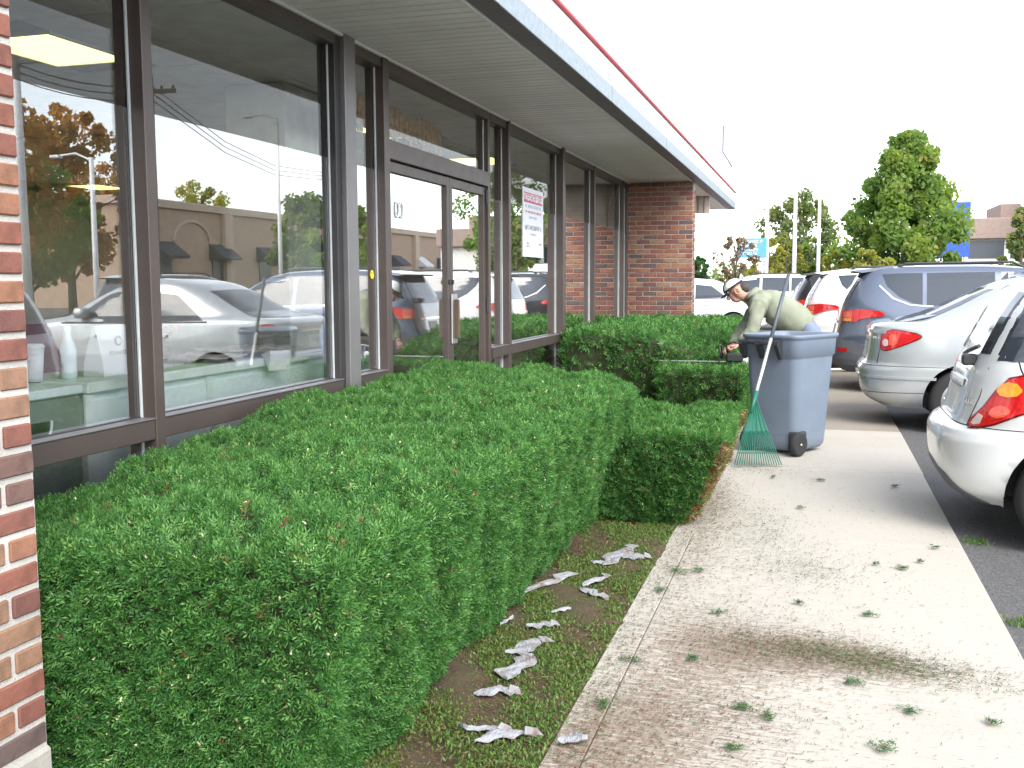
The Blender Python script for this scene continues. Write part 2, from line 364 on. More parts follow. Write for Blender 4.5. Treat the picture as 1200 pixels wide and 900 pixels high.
# ================================================================== SETTING: ground
def ground():
    s = 400
    o = MB().add([(-s,-s,-.03),(s,-s,-.03),(s,s,-.03),(-s,s,-.03)], [(0,1,2,3)]).build('parking_lot', 'asphalt'); tagobj(o, kind='structure')
    # sidewalk: a bed slab with one child per poured slab
    sw = MB().box((-.765,-6,-.30), (.79,40,-.035)).build('sidewalk', 'concrete_dark'); tagobj(sw, kind='structure')
    joints = [-5.33, -3.09, -.845, 1.398, 3.641, 5.884, 8.127, 10.37, 12.6, 14.9, 17.2, 19.6, 23, 27, 33, 40]
    for a, b in zip(joints[:-1], joints[1:]):
        old = a > 10  # slabs from this joint on get the darker, browner concrete
        mt = 'concrete_dark' if old else 'concrete'
        x0 = -.77
        if not old and b < 6:
            bx('edge_slab', (-.770, a+.002, -.2), (-.654, b-.002, -.001), mt, sw, .003); x0 = -.6515
        bx('slab', (x0, a+.003, -.2), (.80+random.uniform(-.006,.006), b-.003, random.uniform(-.002,.002)), mt, sw, .005)
    # planting bed: gently lumpy soil sheet
    nx, ny = 46, 260; X = np.linspace(-2.66, -.74, nx); Y = np.linspace(-1.0, 15.0, ny)
    gx, gy = np.meshgrid(X, Y); z = -.002 + .012*np.sin(gx*5.1+gy*2.3)*np.sin(gy*3.7-gx) + .007*np.sin(gx*13+gy*9)+.004*rng.standard_normal(gx.shape)
    z = np.where(gx > -.78, np.minimum(z, -.012), z); V = np.stack([gx, gy, z], -1).reshape(-1, 3); i = np.arange(nx*ny).reshape(ny, nx)
    F = np.stack([i[:-1,:-1], i[:-1,1:], i[1:,1:], i[1:,:-1]], -1).reshape(-1, 4)
    o = np_mesh('planting_bed', V, F, 'soil'); tagobj(o, kind='structure')
ground()

# ================================================================== STORE BUILDING
G = -2.70                    # glass plane
ZS, ZSO = .845, 2.865        # sill rail centre, soffit height
YW = 14.88                   # far wing wall face
XW = -1.72                   # wing wall end
YEND = 21.0
store = empty('store_building', (-2.7, 8, 0))
tagobj(store, 'long single-storey brick store with a glass front under a deep white soffit', 'building')
def P(o):                    # world-built child of the store
    o.parent = store; o.matrix_parent_inverse = Matrix.Translation((2.7, -8, 0)); return o
def under(o, par):           # sub-part built in world coordinates under an already placed part at the origin
    o.parent = par; return o
def bricks_y(wall, x, y0, y1, z0, z1, face=1, bl=.203, ch=.0677, gap=.010, dep=.09, first=0):
    """stretcher-bond bricks on a wall facing +X at plane x"""
    k = 0; z = z0; made = {}
    while z + ch <= z1 + .002:
        off = 0 if k % 2 else -bl/2
        y = y1 + off if off else y1
        yy = y1
        edges = [y1]; q = y1 - (bl/2 if k % 2 else bl)
        while q > y0: edges.append(q); q -= bl
        edges.append(y0)
        for b, a in zip(edges[:-1], edges[1:]):
            if b-a < .03: continue
            key = round(b-a, 3), random.randrange(3)
            if key not in made:
                j = random.uniform(-.0015, .0015)
                made[key] = MB().cbox((-dep, 0, 0), (.0, key[0]-gap, ch-gap+j), .0035).mesh('brick'); made[key].materials.append(MATS['brick'])
            o = link('brick', made[key]); o.location = (x+random.uniform(-.002, .003), a+gap/2, z+gap/2); under(o, wall)
        z += ch; k += 1
def bricks_x(wall, y, x0, x1, z0, z1, bl=.203, ch=.0677, gap=.010, dep=.09):
    """bricks on a wall facing -Y at plane y"""
    k = 0; z = z1 - ch; made = {}
    while z > z0:
        edges = [x1]; q = x1 - (bl/2 if k % 2 else bl)
        while q > x0: edges.append(q); q -= bl
        edges.append(x0)
        for b, a in zip(edges[:-1], edges[1:]):
            if b-a < .03: continue
            key = round(b-a, 3)
            if key not in made:
                made[key] = MB().cbox((0, 0, 0), (key-gap, dep, ch-gap), .0035).mesh('brick'); made[key].materials.append(MATS['brick'])
            o = link('brick', made[key]); o.location = (a+gap/2, y+random.uniform(-.004, .002), z+gap/2); under(o, wall)
        z -= ch; k += 1
def building():
    # near pier (only its outer edge is in the picture)
    XP, YP = -1.80, 2.015
    pier = P(MB().box((G-.25, .4, .31), (XP-.007, YP-.004, ZSO)).build('brick_wall', 'mortar'))
    inv = pier.matrix_parent_inverse
    bricks_y(pier, XP, 1.55, YP, .315, ZSO-.01, gap=.0155)
    P(bx('wall_base', (G-.25, .4, -.3), (XP+.006, YP+.004, .313), 'concrete_base', None, .01))
    # far wing wall
    wing = P(MB().box((G-.25, YW+.007, -.2), (XW-.006, YW+.29, ZSO-.002)).build('brick_wall', 'mortar_dark'))
    bricks_x(wing, YW, G+.02, XW, .52, ZSO-.006)
    bricks_y(wing, XW, YW+.10, YW+.295, .52, ZSO-.05)
    P(bx('wall', (G-.25, YW+.30, -.2), (G+.0, YEND, ZSO), 'stucco_tan', None, .01))
    P(bx('rear_panel', (G+.01, 17.6, 2.58), (-1.765, 17.68, ZSO-.002), 'beige_panel', None, .003))
    for i in range(9): P(bx('panel_rib', (-2.62+i*.095, 17.585, 2.585), (-2.605+i*.095, 17.598, ZSO-.004), 'brown_fascia', None, .002))
    # soffit: backing and one slat per strip
    sof = P(MB().box((G-.05, -4, ZSO+.035), (-1.755, YEND, ZSO+.06)).build('soffit', 'soffit_gap'))
    pitch = .104; y = .5; me = MB().prism([(G-.02, 0), (-1.757, 0), (-1.757, .02), (G-.02, .02)], 0, pitch-.014).mesh('slat'); me.materials.append(MATS['soffit'])
    bmx = bmesh.new(); bmx.from_mesh(me); bmesh.ops.bevel(bmx, geom=[e for e in bmx.edges], offset=.0025, segments=1, affect='EDGES'); bmx.to_mesh(me); bmx.free()
    while y < YEND-pitch:
        o = link('soffit_slat', me); o.location = (0, y, ZSO+random.uniform(0, .0012)); under(o, sof); y += pitch
    P(bx('soffit_trim', (-1.757, -4, ZSO-.012), (-1.735, YEND+.002, ZSO+.05), 'white_paint', None, .003))
    P(bx('wall_angle', (G+.03, .0, ZSO-.016), (G+.075, YW, ZSO-.001), 'soffit', None, .003))
    # gutter / fascia
    P(bx('gutter', (-1.733, -4, ZSO-.004), (-1.597, YEND, ZSO+.05), 'gutter_dark', None, .006))
    P(bx('gutter_face', (-1.6, -4, ZSO-.006), (-1.588, YEND+.004, ZSO+.122), 'galvanised', None, .003))
    y = -1.
    while y < YEND-.5: P(bx('gutter_joint', (-1.5885, y, ZSO-.007), (-1.584, y+.05, ZSO+.123), 'galvanised', None, .001)); y += 3.05
    P(bx('fascia', (-1.70, -4, ZSO+.06), (-1.603, YEND-.003, ZSO+.31), 'white_paint', None, .004))
    P(bx('red_trim', (-1.72, -4, ZSO+.311), (-1.580, YEND+.01, ZSO+.336), 'red_trim', None, .004))
    P(bx('roof', (-12, -4, ZSO+.10), (-1.71, YEND, ZSO+.30), 'roofing', None, .01))
    # ---------------- store front
    def mull(y, wd, pr, z0=.02, z1=ZSO-.002, m='frame'):
        o = P(bx('mullion', (G-.06, y-wd/2, z0), (G+pr, y+wd/2, z1), m, None, .003)); return o
    def rail(y0, y1, z, h, pr, m='frame', name='rail'):
        return P(bx(name, (G-.055, y0+.0015, z-h/2), (G+pr, y1-.0015, z+h/2), m, None, .003))
    def pane(y0, y1, z0, z1):
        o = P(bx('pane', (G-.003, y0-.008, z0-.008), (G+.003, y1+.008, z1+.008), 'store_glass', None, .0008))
        for a, b in (((y0, z0), (y0+.012, z1)), ((y1-.012, z0), (y1, z1))):
            P(bx('glazing_bead', (G+.004, a[0], a[1]), (G+.013, b[0], b[1]), 'gasket', None, .001))
        P(bx('glazing_bead', (G+.004, y0+.013, z0), (G+.013, y1-.013, z0+.010), 'frame_dark', None, .001))
        return o
    M1, M2, M3, MD, MJ, M4, M5, M6, M7 = 3.665, 5.51, 6.105, 7.37, 8.28, 8.80, 10.78, 12.46, 14.42
    mull(2.10, .10, .06); mull(M1, .065, .075); mull(M2-.06, .07, .05, m='frame_dark'); mull(M2+.05, .145, .08, m='frame_light')  # dark mullion stands for the pale column's shaded side, shade put into colour
    mull(M3, .085, .07); mull(MJ, .055, .05); mull(M4, .065, .075); mull(M5, .11, .09); mull(M6, .06, .07); mull(M7, .06, .07); mull(YW-.05, .07, .05)
    bays = [(2.15, M1-.0325), (M1+.0325, M2-.095), (M2+.1225, M3-.0425), (M4+.0325, M5-.055), (M5+.055, M6-.03), (M6+.03, M7-.03), (M7+.03, YW-.085), (MJ+.0275, M4-.0325)]
    for a, b in bays:
        rail(a, b, ZS, .085, .07); rail(a, b, ZSO-.04, .07, .055); rail(a, b, .07, .10, .05, 'frame', 'rail')
        pane(a, b, ZS+.0425, ZSO-.076); pane(a, b, .12, ZS-.0435)
        P(bx('sill_shelf', (G-.02, a+.002, ZS+.043), (G+.076, b-.002, ZS+.049), 'frame_light', None, .002))
    # doors with transom
    da, db = M3+.0425, MJ-.0275
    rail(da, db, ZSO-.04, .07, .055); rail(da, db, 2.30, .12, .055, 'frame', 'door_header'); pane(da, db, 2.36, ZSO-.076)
    for a, b, hinge in ((da+.006, MD-.004, 0), (MD+.004, db-.006, 1)):
        d = P(MB().box((G-.04, a, .03), (G+.005, b, .031)).build('door', 'frame'))
        s = .058
        under(bx('stile', (G-.022, a, .03), (G+.026, a+s, 2.235), 'frame', None, .003), d); under(bx('stile', (G-.022, b-s, .03), (G+.026, b, 2.235), 'frame', None, .003), d)
        under(bx('door_rail', (G-.021, a+s+.001, 2.165), (G+.025, b-s-.001, 2.234), 'frame', None, .003), d); under(bx('door_rail', (G-.021, a+s+.001, .03), (G+.025, b-s-.001, .23), 'frame', None, .003), d)
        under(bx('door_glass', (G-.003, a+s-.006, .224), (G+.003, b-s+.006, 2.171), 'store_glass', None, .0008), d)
        yh = a if hinge == 0 else b
        for zz in (.35, 1.2, 2.1): under(MB().lathe([(.012, 0), (.012, .11)], 10, 'z', (G+.034, yh+(.0 if hinge else .0), zz)).build('hinge', 'frame_dark'), d)
        yy = b-s/2 if hinge == 0 else a+s/2
        if hinge == 1:
            under(bx('push_plate', (G+.028, a-.01, .98), (G+.040, a+.11, 1.36), 'trim_steel', None, .003), d)
            under(bx('pull_handle', (G+.045, a+.015, 1.02), (G+.085, a+.04, 1.32), 'wood_dark', None, .006), d)
        under(MB().lathe([(.018, 0), (.018, .012)], 12, 'x', (G+.026, yy, 1.45)).build('lock_cylinder', 'frame_dark'), d)
    # ---------------- interior shell
    P(bx('interior_floor', (-11, .5, -.25), (G-.06, YW+.2, -.01), 'int_floor', None, .004))
    P(bx('interior_wall', (-11.2, .3, -.2), (-11, YW+.3, ZSO+.05), 'int_wall', None, .004))
    P(bx('interior_wall', (-11, .3, -.2), (G-.26, .5, ZSO+.05), 'int_wall', None, .004)); P(bx('interior_wall', (-11, YW+.05, -.2), (G-.26, YW+.28, ZSO+.05), 'int_wall', None, .004))
    ceil = P(MB().box((-11, .5, ZSO-.03), (G-.07, YW+.05, ZSO-.005)).build('ceiling', 'ceiling_grid'))
    me = MB().cbox((.006, .006, -.012), (.604, 1.214, .004), .004).mesh('tile'); me.materials.append(MATS['ceiling_tile'])
    for i in range(12):
        for j in range(11):
            if (i, j) in LIGHT_CELLS: continue
            o = link('ceiling_tile', me); o.location = (G-.12-.61*(i+1), .9+1.22*j, ZSO-.032); under(o, ceil)
    P(bx('interior_pier', (-3.98, 6.42, -.01), (-3.52, 7.25, ZSO-.050), 'pier', None, .004))
LIGHT_CELLS = [(2, 3), (11, 9), (1, 8), (1, 6), (6, 9), (7, 5), (7, 8)]
building()
store_parts_done = True

# ceiling lights inside the store
for k, (i, j) in enumerate(LIGHT_CELLS):
    x, y = G-.12-.61*(i+1), .9+1.22*j
    e = empty('ceiling_light', (x+.305, y+.61, ZSO-.05))
    where = ['seen at the top of the nearest window', 'deep inside behind the nearest window', 'seen above the doors through the transom', 'seen through the sidelight left of the doors', 'far in behind the poster window', 'at the back wall behind the brown mullion', 'at the back wall behind the far windows'][k]
    e.scale = (1, .62, 1); tagobj(e, 'lit yellowish fluorescent ceiling panel '+where, 'ceiling light', 'fluorescent panels in the store ceiling')
    f = MB()
    for a, b in (((-.30,-.605),(-.27,.605)), ((.27,-.605),(.30,.605)), ((-.269,-.605),(.269,-.575)), ((-.269,.575),(.269,.605))): f.box((a[0],a[1],-.004), (b[0],b[1],.02))
    o = f.build('light_frame', 'white_paint', e); o = MB().box((-.268,-.574,.002), (.268,.574,.012)).build('diffuser', 'light_panel', e)

# ================================================================== things inside and on the glass
def glyphs(mb, u0, u1, v0, v1, place, seed=0, wfill=.78):
    """a line of small letter-like strokes between u0..u1 (along) and v0..v1 (up); place(u,v,d) -> 3D"""
    r = random.Random(seed); h = v1-v0; u = u0; th = h*.17
    def bar(a, b, c, d):
        p = [place(a,c,0), place(b,c,0), place(b,d,0), place(a,d,0), place(a,c,1), place(b,c,1), place(b,d,1), place(a,d,1)]
        mb.add(p, [(0,3,2,1),(4,5,6,7),(0,1,5,4),(1,2,6,5),(2,3,7,6),(3,0,4,7)])
    while u < u1 - h*.5:
        cw = h*r.uniform(.5, .75); k = r.randrange(4)
        if r.random() < .14: u += h*.5; continue
        bar(u, u+th, v0, v1)
        if k in (0, 1): bar(u+th, u+cw, v1-th, v1)
        if k in (0, 2): bar(u+th, u+cw, v0, v0+th)
        if k in (1, 3): bar(u+th, u+cw, v0+h*.42, v0+h*.42+th)
        if k in (2, 3): bar(u+cw-th, u+cw, v0+th*1.1, v1-th*1.1)
        u += cw + h*.22
def interior():
    c = empty('counter', (-3.2, 4.7, 0)); tagobj(c, 'pale blue-grey panelled counter running along inside the nearest windows', 'counter')
    def pc(o): o.parent = c; o.matrix_parent_inverse = Matrix.Translation((3.2, -4.7, 0)); return o
    pc(bx('counter_body', (-3.44, 3.62, -.01), (-2.962, 6.0, .985), 'cabinet', None, .004))
    pc(bx('counter_top', (-3.46, 3.60, .986), (-2.93, 6.02, 1.035), 'cabinet_trim', None, .006))
    for a, b in ((3.64, 4.50), (4.56, 5.94)): pc(bx('front_panel', (-2.961, a, .12), (-2.950, b, .955), 'cabinet', None, .003))
    for y in (3.60, 4.505, 5.945): pc(bx('panel_strip', (-2.961, y, .1), (-2.943, y+.05, .984), 'cabinet_trim', None, .003))
    e = empty('storage_box', (-3.2, 3.1, 0)); tagobj(e, 'box cabinet with a half-round finger hole beside the near brick pier, dark grey imitating a reflection', 'cabinet')
    def pe(o): o.parent = e; o.matrix_parent_inverse = Matrix.Translation((3.2, -3.1, 0)); return o
    pe(bx('cabinet_body', (-3.44, 2.30, -.01), (-2.955, 3.585, .99), 'cabinet_dark', None, .01)); pe(bx('cabinet_top', (-3.46, 2.28, .991), (-2.945, 3.59, 1.03), 'cabinet', None, .006))  # darkness of a glass reflection put into the body colour
    hole = [(3.33+.062*math.cos(a), .90+.085*math.sin(a)) for a in np.linspace(math.pi, 2*math.pi, 14)]
    pe(MB().prism([(u, v) for u, v in hole], -2.954, -2.948, 'x').build('finger_hole', 'dark'))
    rim = [(-2.948, 3.33+.068*math.cos(a), .902+.09*math.sin(a)) for a in np.linspace(math.pi, 2*math.pi, 14)]
    pe(MB().tube(rim, .006, 6).build('hole_rim', 'cabinet'))
    # paper bag with a folded top and printed mark
    b = empty('paper_bag', (-3.10, 3.98, 1.036)); tagobj(b, 'white paper bag with a round printed mark standing on the counter', 'bag')
    m = MB(); prof = [(0, .13, .055), (.06, .128, .05), (.14, .124, .03), (.20, .120, .012), (.225, .121, .008)]
    for h, wy, dx in prof: m.v += [(-dx,-wy,h), (dx,-wy,h), (dx+.004,0,h), (dx,wy,h), (-dx,wy,h), (-dx-.004,0,h)]
    m.f = [(i*6+j, i*6+(j+1)%6, (i+1)*6+(j+1)%6, (i+1)*6+j) for i in range(4) for j in range(6)] + [(5,4,3,2,1,0), (24,25,26,27,28,29)]; m.mi = [0]*len(m.f)
    m.build('bag_body', 'paper', b)
    m = MB().lathe([(.024, 0), (.024, .002)], 20, 'x', (.036, 0, .155)); m.build('printed_mark', 'ink', b); MB().lathe([(.014, .002), (.014, .003)], 16, 'x', (.036, 0, .153)).build('mark_centre', 'paper', b)
    m = MB(); glyphs(m, -.075, .075, .092, .110, lambda u, v, d: (.047+d*.001+(.11-v)*.16, u, v), 3); m.build('printed_line', 'ink', b)
    m = MB(); glyphs(m, -.02, .05, .030, .040, lambda u, v, d: (.0535+d*.001, u, v), 4); m.build('printed_line', 'ink', b)
    # water bottle, cups
    MBt = MB().lathe([(.03,0),(.034,.01),(.034,.05),(.031,.06),(.034,.07),(.034,.13),(.030,.15),(.014,.19),(.014,.215)], 18, 'z'); o = MBt.build('bottle_body', 'clear_plastic', None, True)
    e = empty('water_bottle', (-3.14, 3.74, 1.036)); tagobj(e, 'clear plastic water bottle beside the white paper bag', 'bottle'); o.parent = e
    MB().lathe([(.016,0),(.016,.02)], 14, 'z', (0,0,.212)).build('cap', 'paper', e)
    e = empty('paper_cup', (-3.2, 3.60, 1.036)); tagobj(e, 'white takeaway cup at the left end of the counter', 'cup')
    MB().lathe([(.032,0),(.043,.14)], 18, 'z').build('cup_wall', 'paper', e, True); MB().lathe([(.046,.14),(.046,.15),(.038,.16)], 18, 'z').build('lid', 'paper', e)
    # newspapers
    for k, (x, y, rz, lab) in enumerate(((-3.15, 4.85, .2, 'crumpled newspaper spread on the counter behind the second window'), (-3.10, 5.15, -.35, 'folded newspaper with one white corner hanging over the counter edge'))):
        n = 14; V = []; 
        for i in range(n):
            for j in range(n):
                u, v = (i/(n-1)-.5)*.36, (j/(n-1)-.5)*.55
                V.append((u, v, .012+.012*abs(math.sin(u*19+v*11+k))+.01*math.sin(v*23-u*7)**2))
        F = [(i*n+j, (i+1)*n+j, (i+1)*n+j+1, i*n+j+1) for i in range(n-1) for j in range(n-1)]
        e = empty('newspaper', (x, y, 1.036+k*.02), rz); tagobj(e, lab, 'newspaper')
        m = MB().add(V, F).mesh('np'); o = link('sheet', m, 'newsprint', e); md = o.modifiers.new('t', 'SOLIDIFY'); md.thickness = .004
        if k: MB().prism([(.17,.0),(.25,.02),(.255,-.0),(.24,-.09),(.20,-.02)], -.05, .10).build('corner', 'paper', e)
    # red bow / flowers
    e = empty('red_flowers', (-3.32, 4.62, 1.036)); tagobj(e, 'bunch of red artificial flowers with gold beads on the counter', 'flowers')
    MB().lathe([(.05,0),(.07,.06),(.06,.09)], 16, 'z').build('pot', 'wood_dark', e)
    for k in range(9):
        a = k*2.4; r = .03+.008*k; c0 = Vector((r*math.cos(a), 1.4*r*math.sin(a), .13+.02*(k % 3)))
        m = MB()
        for q in range(6):
            t = q*math.pi/3+k; d = Vector((math.cos(t), math.sin(t), .5)); s = d.cross(Vector((0,0,1))).normalized()*.022
            m.add([c0, c0+d*.03+s, c0+d*.055, c0+d*.03-s], [(0,1,2,3)])
        m.build('flower', 'flower_red', e)
    m = MB()
    for k in range(14):
        a = k*1.7; m.lathe([(.0,0),(.007,.006),(.0,.013)], 6, 'z', (.06*math.cos(a), .10*math.sin(a)+.04, .17+.04*math.sin(k)))
    m.build('beads', 'gold', e)
    # shop floor furniture seen dimly
    for k, (x, y, lab) in enumerate(((-5.2, 5.2, 'dark red upholstered chair dim behind the nearest window'), (-5.6, 6.6, 'dark red upholstered chair dim behind the second window'))):
        e = empty('lobby_chair', (x, y, -.01), .5+k); tagobj(e, lab, 'chair', 'red lobby chairs')
        bx('seat', (-.26,-.26,.40), (.26,.26,.50), 'chair_red', e, .03); bx('backrest', (-.26,.20,.52), (.26,.29,1.15), 'chair_red', e, .03)
        for sx in (-.22,.22):
            for sy in (-.22,.22): bx('leg', (sx-.02,sy-.02,0), (sx+.02,sy+.02,.399), 'wood_dark', e, .004)
    e = empty('file_cabinet', (-4.3, 8.6, -.01), 0); tagobj(e, 'grey two-drawer cabinet standing just inside the glass doors', 'cabinet')
    bx('body', (-.25,-.5,.12), (.25,.5,.86), 'cabinet_dark', e, .01)
    for a in (-.49, .01): bx('drawer_front', (.251,a,.14), (.265,a+.48,.84), 'bin_grey', e, .006)
    for sy in (-.45,.45): bx('leg', (.18,sy-.015,0), (.21,sy+.015,.119), 'frame_dark', e, .003)
    # brown and gold strips added to imitate a reflection in the transom
    e = empty('imitated_reflection', (G-.35, 7.2, 2.62)); tagobj(e, 'brown and gold strips imitating a reflection above the doors', 'imitated_reflection')
    for k in range(22):
        bx('reflection_strip', (-.006,-1.0+k*.092,-.10-.03*math.sin(k*1.9)), (.006,-.915+k*.092,.11+.02*math.sin(k*.8)), 'imitated_reflection', e, .002)
    # poster on the glass
    e = empty('poster', (G+.0065, 9.82, 1.69)); tagobj(e, 'white notice with a red heading taped to the tall window right of the doors', 'poster')
    bx('sheet', (-.002,-.38,0), (.002,.38,.66), 'paper', e, .0008)
    m = MB(); pl = lambda u, v, d: (.0022+.0008*d, u, v); glyphs(m, -.33, .33, .535, .60, pl, 5); m.box((.0022,-.34,.605),(.0028,.34,.615)); m.box((.0022,-.34,.52),(.0028,.34,.537)); m.build('heading_line', 'ink_red', e)
    for i, (v, hh, a, b, mm) in enumerate(((.47,.030,-.28,.30,'ink_blue'), (.42,.024,-.28,.30,'ink_red'), (.37,.022,-.16,.16,'ink_blue'), (.26,.045,-.31,.31,'ink'), (.21,.018,-.12,.12,'ink_blue'), (.12,.022,-.28,-.16,'ink'), (.09,.022,-.28,-.12,'ink'), (.12,.022,.22,.32,'ink'))):
        m = MB(); glyphs(m, a, b, v, v+hh, pl, 20+i); m.build('text_line', mm, e)
    e = empty('round_sticker', (G+.005, 5.98, 1.50)); tagobj(e, 'small round yellow sticker on the sidelight left of the doors', 'sticker')
    MB().lathe([(.028,0),(.028,.0015)], 20, 'x').build('disc', 'yellow_sticker', e)
    for s in (-1, 1): bx('printed_dot', (.002,s*.014-.004,.004), (.003,s*.014+.004,.016), 'ink', e, .0004)
    e = empty('door_decal', (G+.005, 6.43, 1.93)); tagobj(e, 'white looped decal high on the left glass door', 'decal')
    for s in (-1, 1):
        pts = [(.001, s*.035+.03*math.cos(a), .05*math.sin(a)) for a in np.linspace(0, 2*math.pi, 18)]
        MB().tube(pts, .008, 5).build('loop', 'paper', e)
interior()

# ================================================================== HEDGES
def hedge(name, label, bot, top, z1, n, L_=.075, needles=9, wid=.0032, rad=.10, brown_side=None, nl=.024, zfun=None, seed=0, weight=None, bare=None, warp=None):
    """bot/top: (x0,x1,y0,y1) of the foot and of the crown"""
    r = np.random.default_rng(seed)
    root = empty(name, ((bot[0]+bot[1])/2, (bot[2]+bot[3])/2, -.04)); tagobj(root, label, 'hedge', 'clipped yew hedges in the planting bed')
    z0 = .02; lo = np.array([top[0], top[2], z0]); hi = np.array([top[1], top[3], z1])
    d = hi-lo; ar = np.array([d[1]*d[2], d[1]*d[2], d[0]*d[2], d[0]*d[2], d[0]*d[1]])
    wt = ar*(np.array(weight) if weight is not None else 1.)
    def sample(cnt):
        f = r.choice(5, cnt, p=wt/wt.sum()); u = r.random((cnt, 3)); p = lo+u*d
        for k, (ax, v) in enumerate(((0, lo[0]), (0, hi[0]), (1, lo[1]), (1, hi[1]), (2, hi[2]))): p[f == k, ax] = v
        core = np.clip(p, lo+rad, hi-rad); core[:, 2] = np.minimum(np.clip(p[:, 2], z0, None), hi[2]-rad)
        nr = p-core; nr /= np.linalg.norm(nr, axis=1, keepdims=True)+1e-9; P_ = core+rad*nr
        return P_, nr
    def shape(P_):
        # lean: shrink the plan towards the foot
        t = np.clip(P_[:, 2]/z1, 0, 1)[:, None]**.8
        cx = (P_[:, 0]-top[0])/(top[1]-top[0]); cy = (P_[:, 1]-top[2])/(top[3]-top[2])
        B = np.stack([bot[0]+cx*(bot[1]-bot[0]), bot[2]+cy*(bot[3]-bot[2])], -1)
        Q = P_.copy(); Q[:, :2] = B*(1-t)+P_[:, :2]*t
        if warp is not None: Q = warp(Q)
        if zfun is not None: Q[:, 2] = Q[:, 2]*zfun(Q[:, 0], Q[:, 1])/z1
        return Q
    def lump(Q):
        x, y, z = Q.T
        return .018*np.sin(x*7.3+seed)*np.sin(y*5.9)+.014*np.sin(y*13.1+z*9+seed)+.012*np.sin(x*17+y*4-z*15)+.008*np.sin(x*31+y*27+z*22)
    P_, nr = sample(n)
    if bare is not None:
        keep = ~bare(P_, r); P_, nr = P_[keep], nr[keep]
    Q = shape(P_); Q += nr*(lump(Q)+r.normal(0, .005, len(Q))-.014*r.random(len(Q))**2)[:, None]
    n = len(Q)
    dirv = nr*.9+r.normal(0, .55, (n, 3))+np.array([0, 0, .30]); dirv /= np.linalg.norm(dirv, axis=1, keepdims=True)
    ln = L_*r.uniform(.6, 1.15, n); base = Q-dirv*ln[:, None]*.72
    side = np.cross(dirv, r.normal(0, 1, (n, 3))); side /= np.linalg.norm(side, axis=1, keepdims=True)
    up = np.cross(side, dirv)
    K = needles
    tt = np.linspace(.12, 1., K)[None, :]*np.ones((n, 1)); sg = np.where(np.arange(K) % 2 == 0, 1., -1.)[None, :]*np.ones((n, 1))
    ang = r.uniform(.55, 1.0, (n, K))*np.where(tt > .95, .25, 1.)
    org = base[:, None, :]+dirv[:, None, :]*(ln[:, None]*tt)[:, :, None]
    nd = dirv[:, None, :]*np.cos(ang)[:, :, None]+side[:, None, :]*(np.sin(ang)*sg)[:, :, None]+up[:, None, :]*r.normal(.1, .28, (n, K))[:, :, None]
    nd /= np.linalg.norm(nd, axis=2, keepdims=True)
    nlen = nl*r.uniform(.75, 1.2, (n, K)); wv = np.cross(nd, up[:, None, :]+r.normal(0, .25, (n, K, 3))); wv /= np.linalg.norm(wv, axis=2, keepdims=True)+1e-9
    a = org; c = org+nd*nlen[:, :, None]; mid = org+nd*(nlen*.5)[:, :, None]
    V = np.stack([a, mid+wv*wid, c, mid-wv*wid], 2).reshape(-1, 3)
    F = np.arange(len(V)).reshape(-1, 4)
    rv = np.clip(r.beta(2.2, 2.0, n)*.93, 0, .93)
    # lighter shoots mostly on top
    rv = np.clip(rv+.10*(nr[:, 2] > .6)*r.random(n), 0, .935)
    u = r.random(n); rv = np.where(u < .006, .985, rv)
    if brown_side is not None:
        bm_ = brown_side(Q, nr, r); rv = np.where(bm_, r.uniform(.975, 1., n), rv)
    A = np.repeat(rv[:, None]+r.normal(0, .02, (n, K))*(rv[:, None] < .9), 4, axis=1).reshape(-1)
    o = np_mesh('foliage', V-np.array(root.location), F, 'yew', root, A); o['kind'] = 'stuff'
    # pale cut twig ends
    m_ = int(n*.012); ix = r.choice(n, m_, replace=False); T = []; 
    p0 = Q[ix]+dirv[ix]*.004; ex = np.cross(dirv[ix], side[ix])*.0022; ey = side[ix]*.0022; ez = dirv[ix]*.012
    T = np.stack([p0-ex-ey-ez, p0+ex-ey-ez, p0+ex+ey-ez, p0-ex+ey-ez, p0-ex-ey, p0+ex-ey, p0+ex+ey, p0-ex+ey], 1).reshape(-1, 3)
    fb = np.array([(4,5,6,7),(0,1,5,4),(1,2,6,5),(2,3,7,6),(3,0,4,7)]); FF = (np.arange(m_)[:, None, None]*8+fb[None]).reshape(-1, 4)
    o = np_mesh('cut_twigs', T-np.array(root.location), FF, 'cut_wood', root); o['kind'] = 'stuff'
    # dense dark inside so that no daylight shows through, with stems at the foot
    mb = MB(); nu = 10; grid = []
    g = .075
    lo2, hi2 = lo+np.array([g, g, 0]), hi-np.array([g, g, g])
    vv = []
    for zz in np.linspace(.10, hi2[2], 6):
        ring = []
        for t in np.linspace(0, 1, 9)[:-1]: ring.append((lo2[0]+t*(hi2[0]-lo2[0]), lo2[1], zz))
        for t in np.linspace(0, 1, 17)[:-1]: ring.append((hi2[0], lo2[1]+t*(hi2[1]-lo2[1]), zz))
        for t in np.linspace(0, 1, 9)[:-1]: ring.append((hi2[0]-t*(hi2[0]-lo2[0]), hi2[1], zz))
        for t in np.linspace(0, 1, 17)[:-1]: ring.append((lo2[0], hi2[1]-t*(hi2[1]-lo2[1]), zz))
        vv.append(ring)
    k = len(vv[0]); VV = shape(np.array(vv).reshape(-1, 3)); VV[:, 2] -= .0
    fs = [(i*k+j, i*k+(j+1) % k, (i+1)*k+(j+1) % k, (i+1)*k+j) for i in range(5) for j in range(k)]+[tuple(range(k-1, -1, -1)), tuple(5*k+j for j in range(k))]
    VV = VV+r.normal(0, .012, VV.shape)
    MB().add((VV-np.array(root.location)).tolist(), fs).build('inner_twigs', 'soil_core', root)
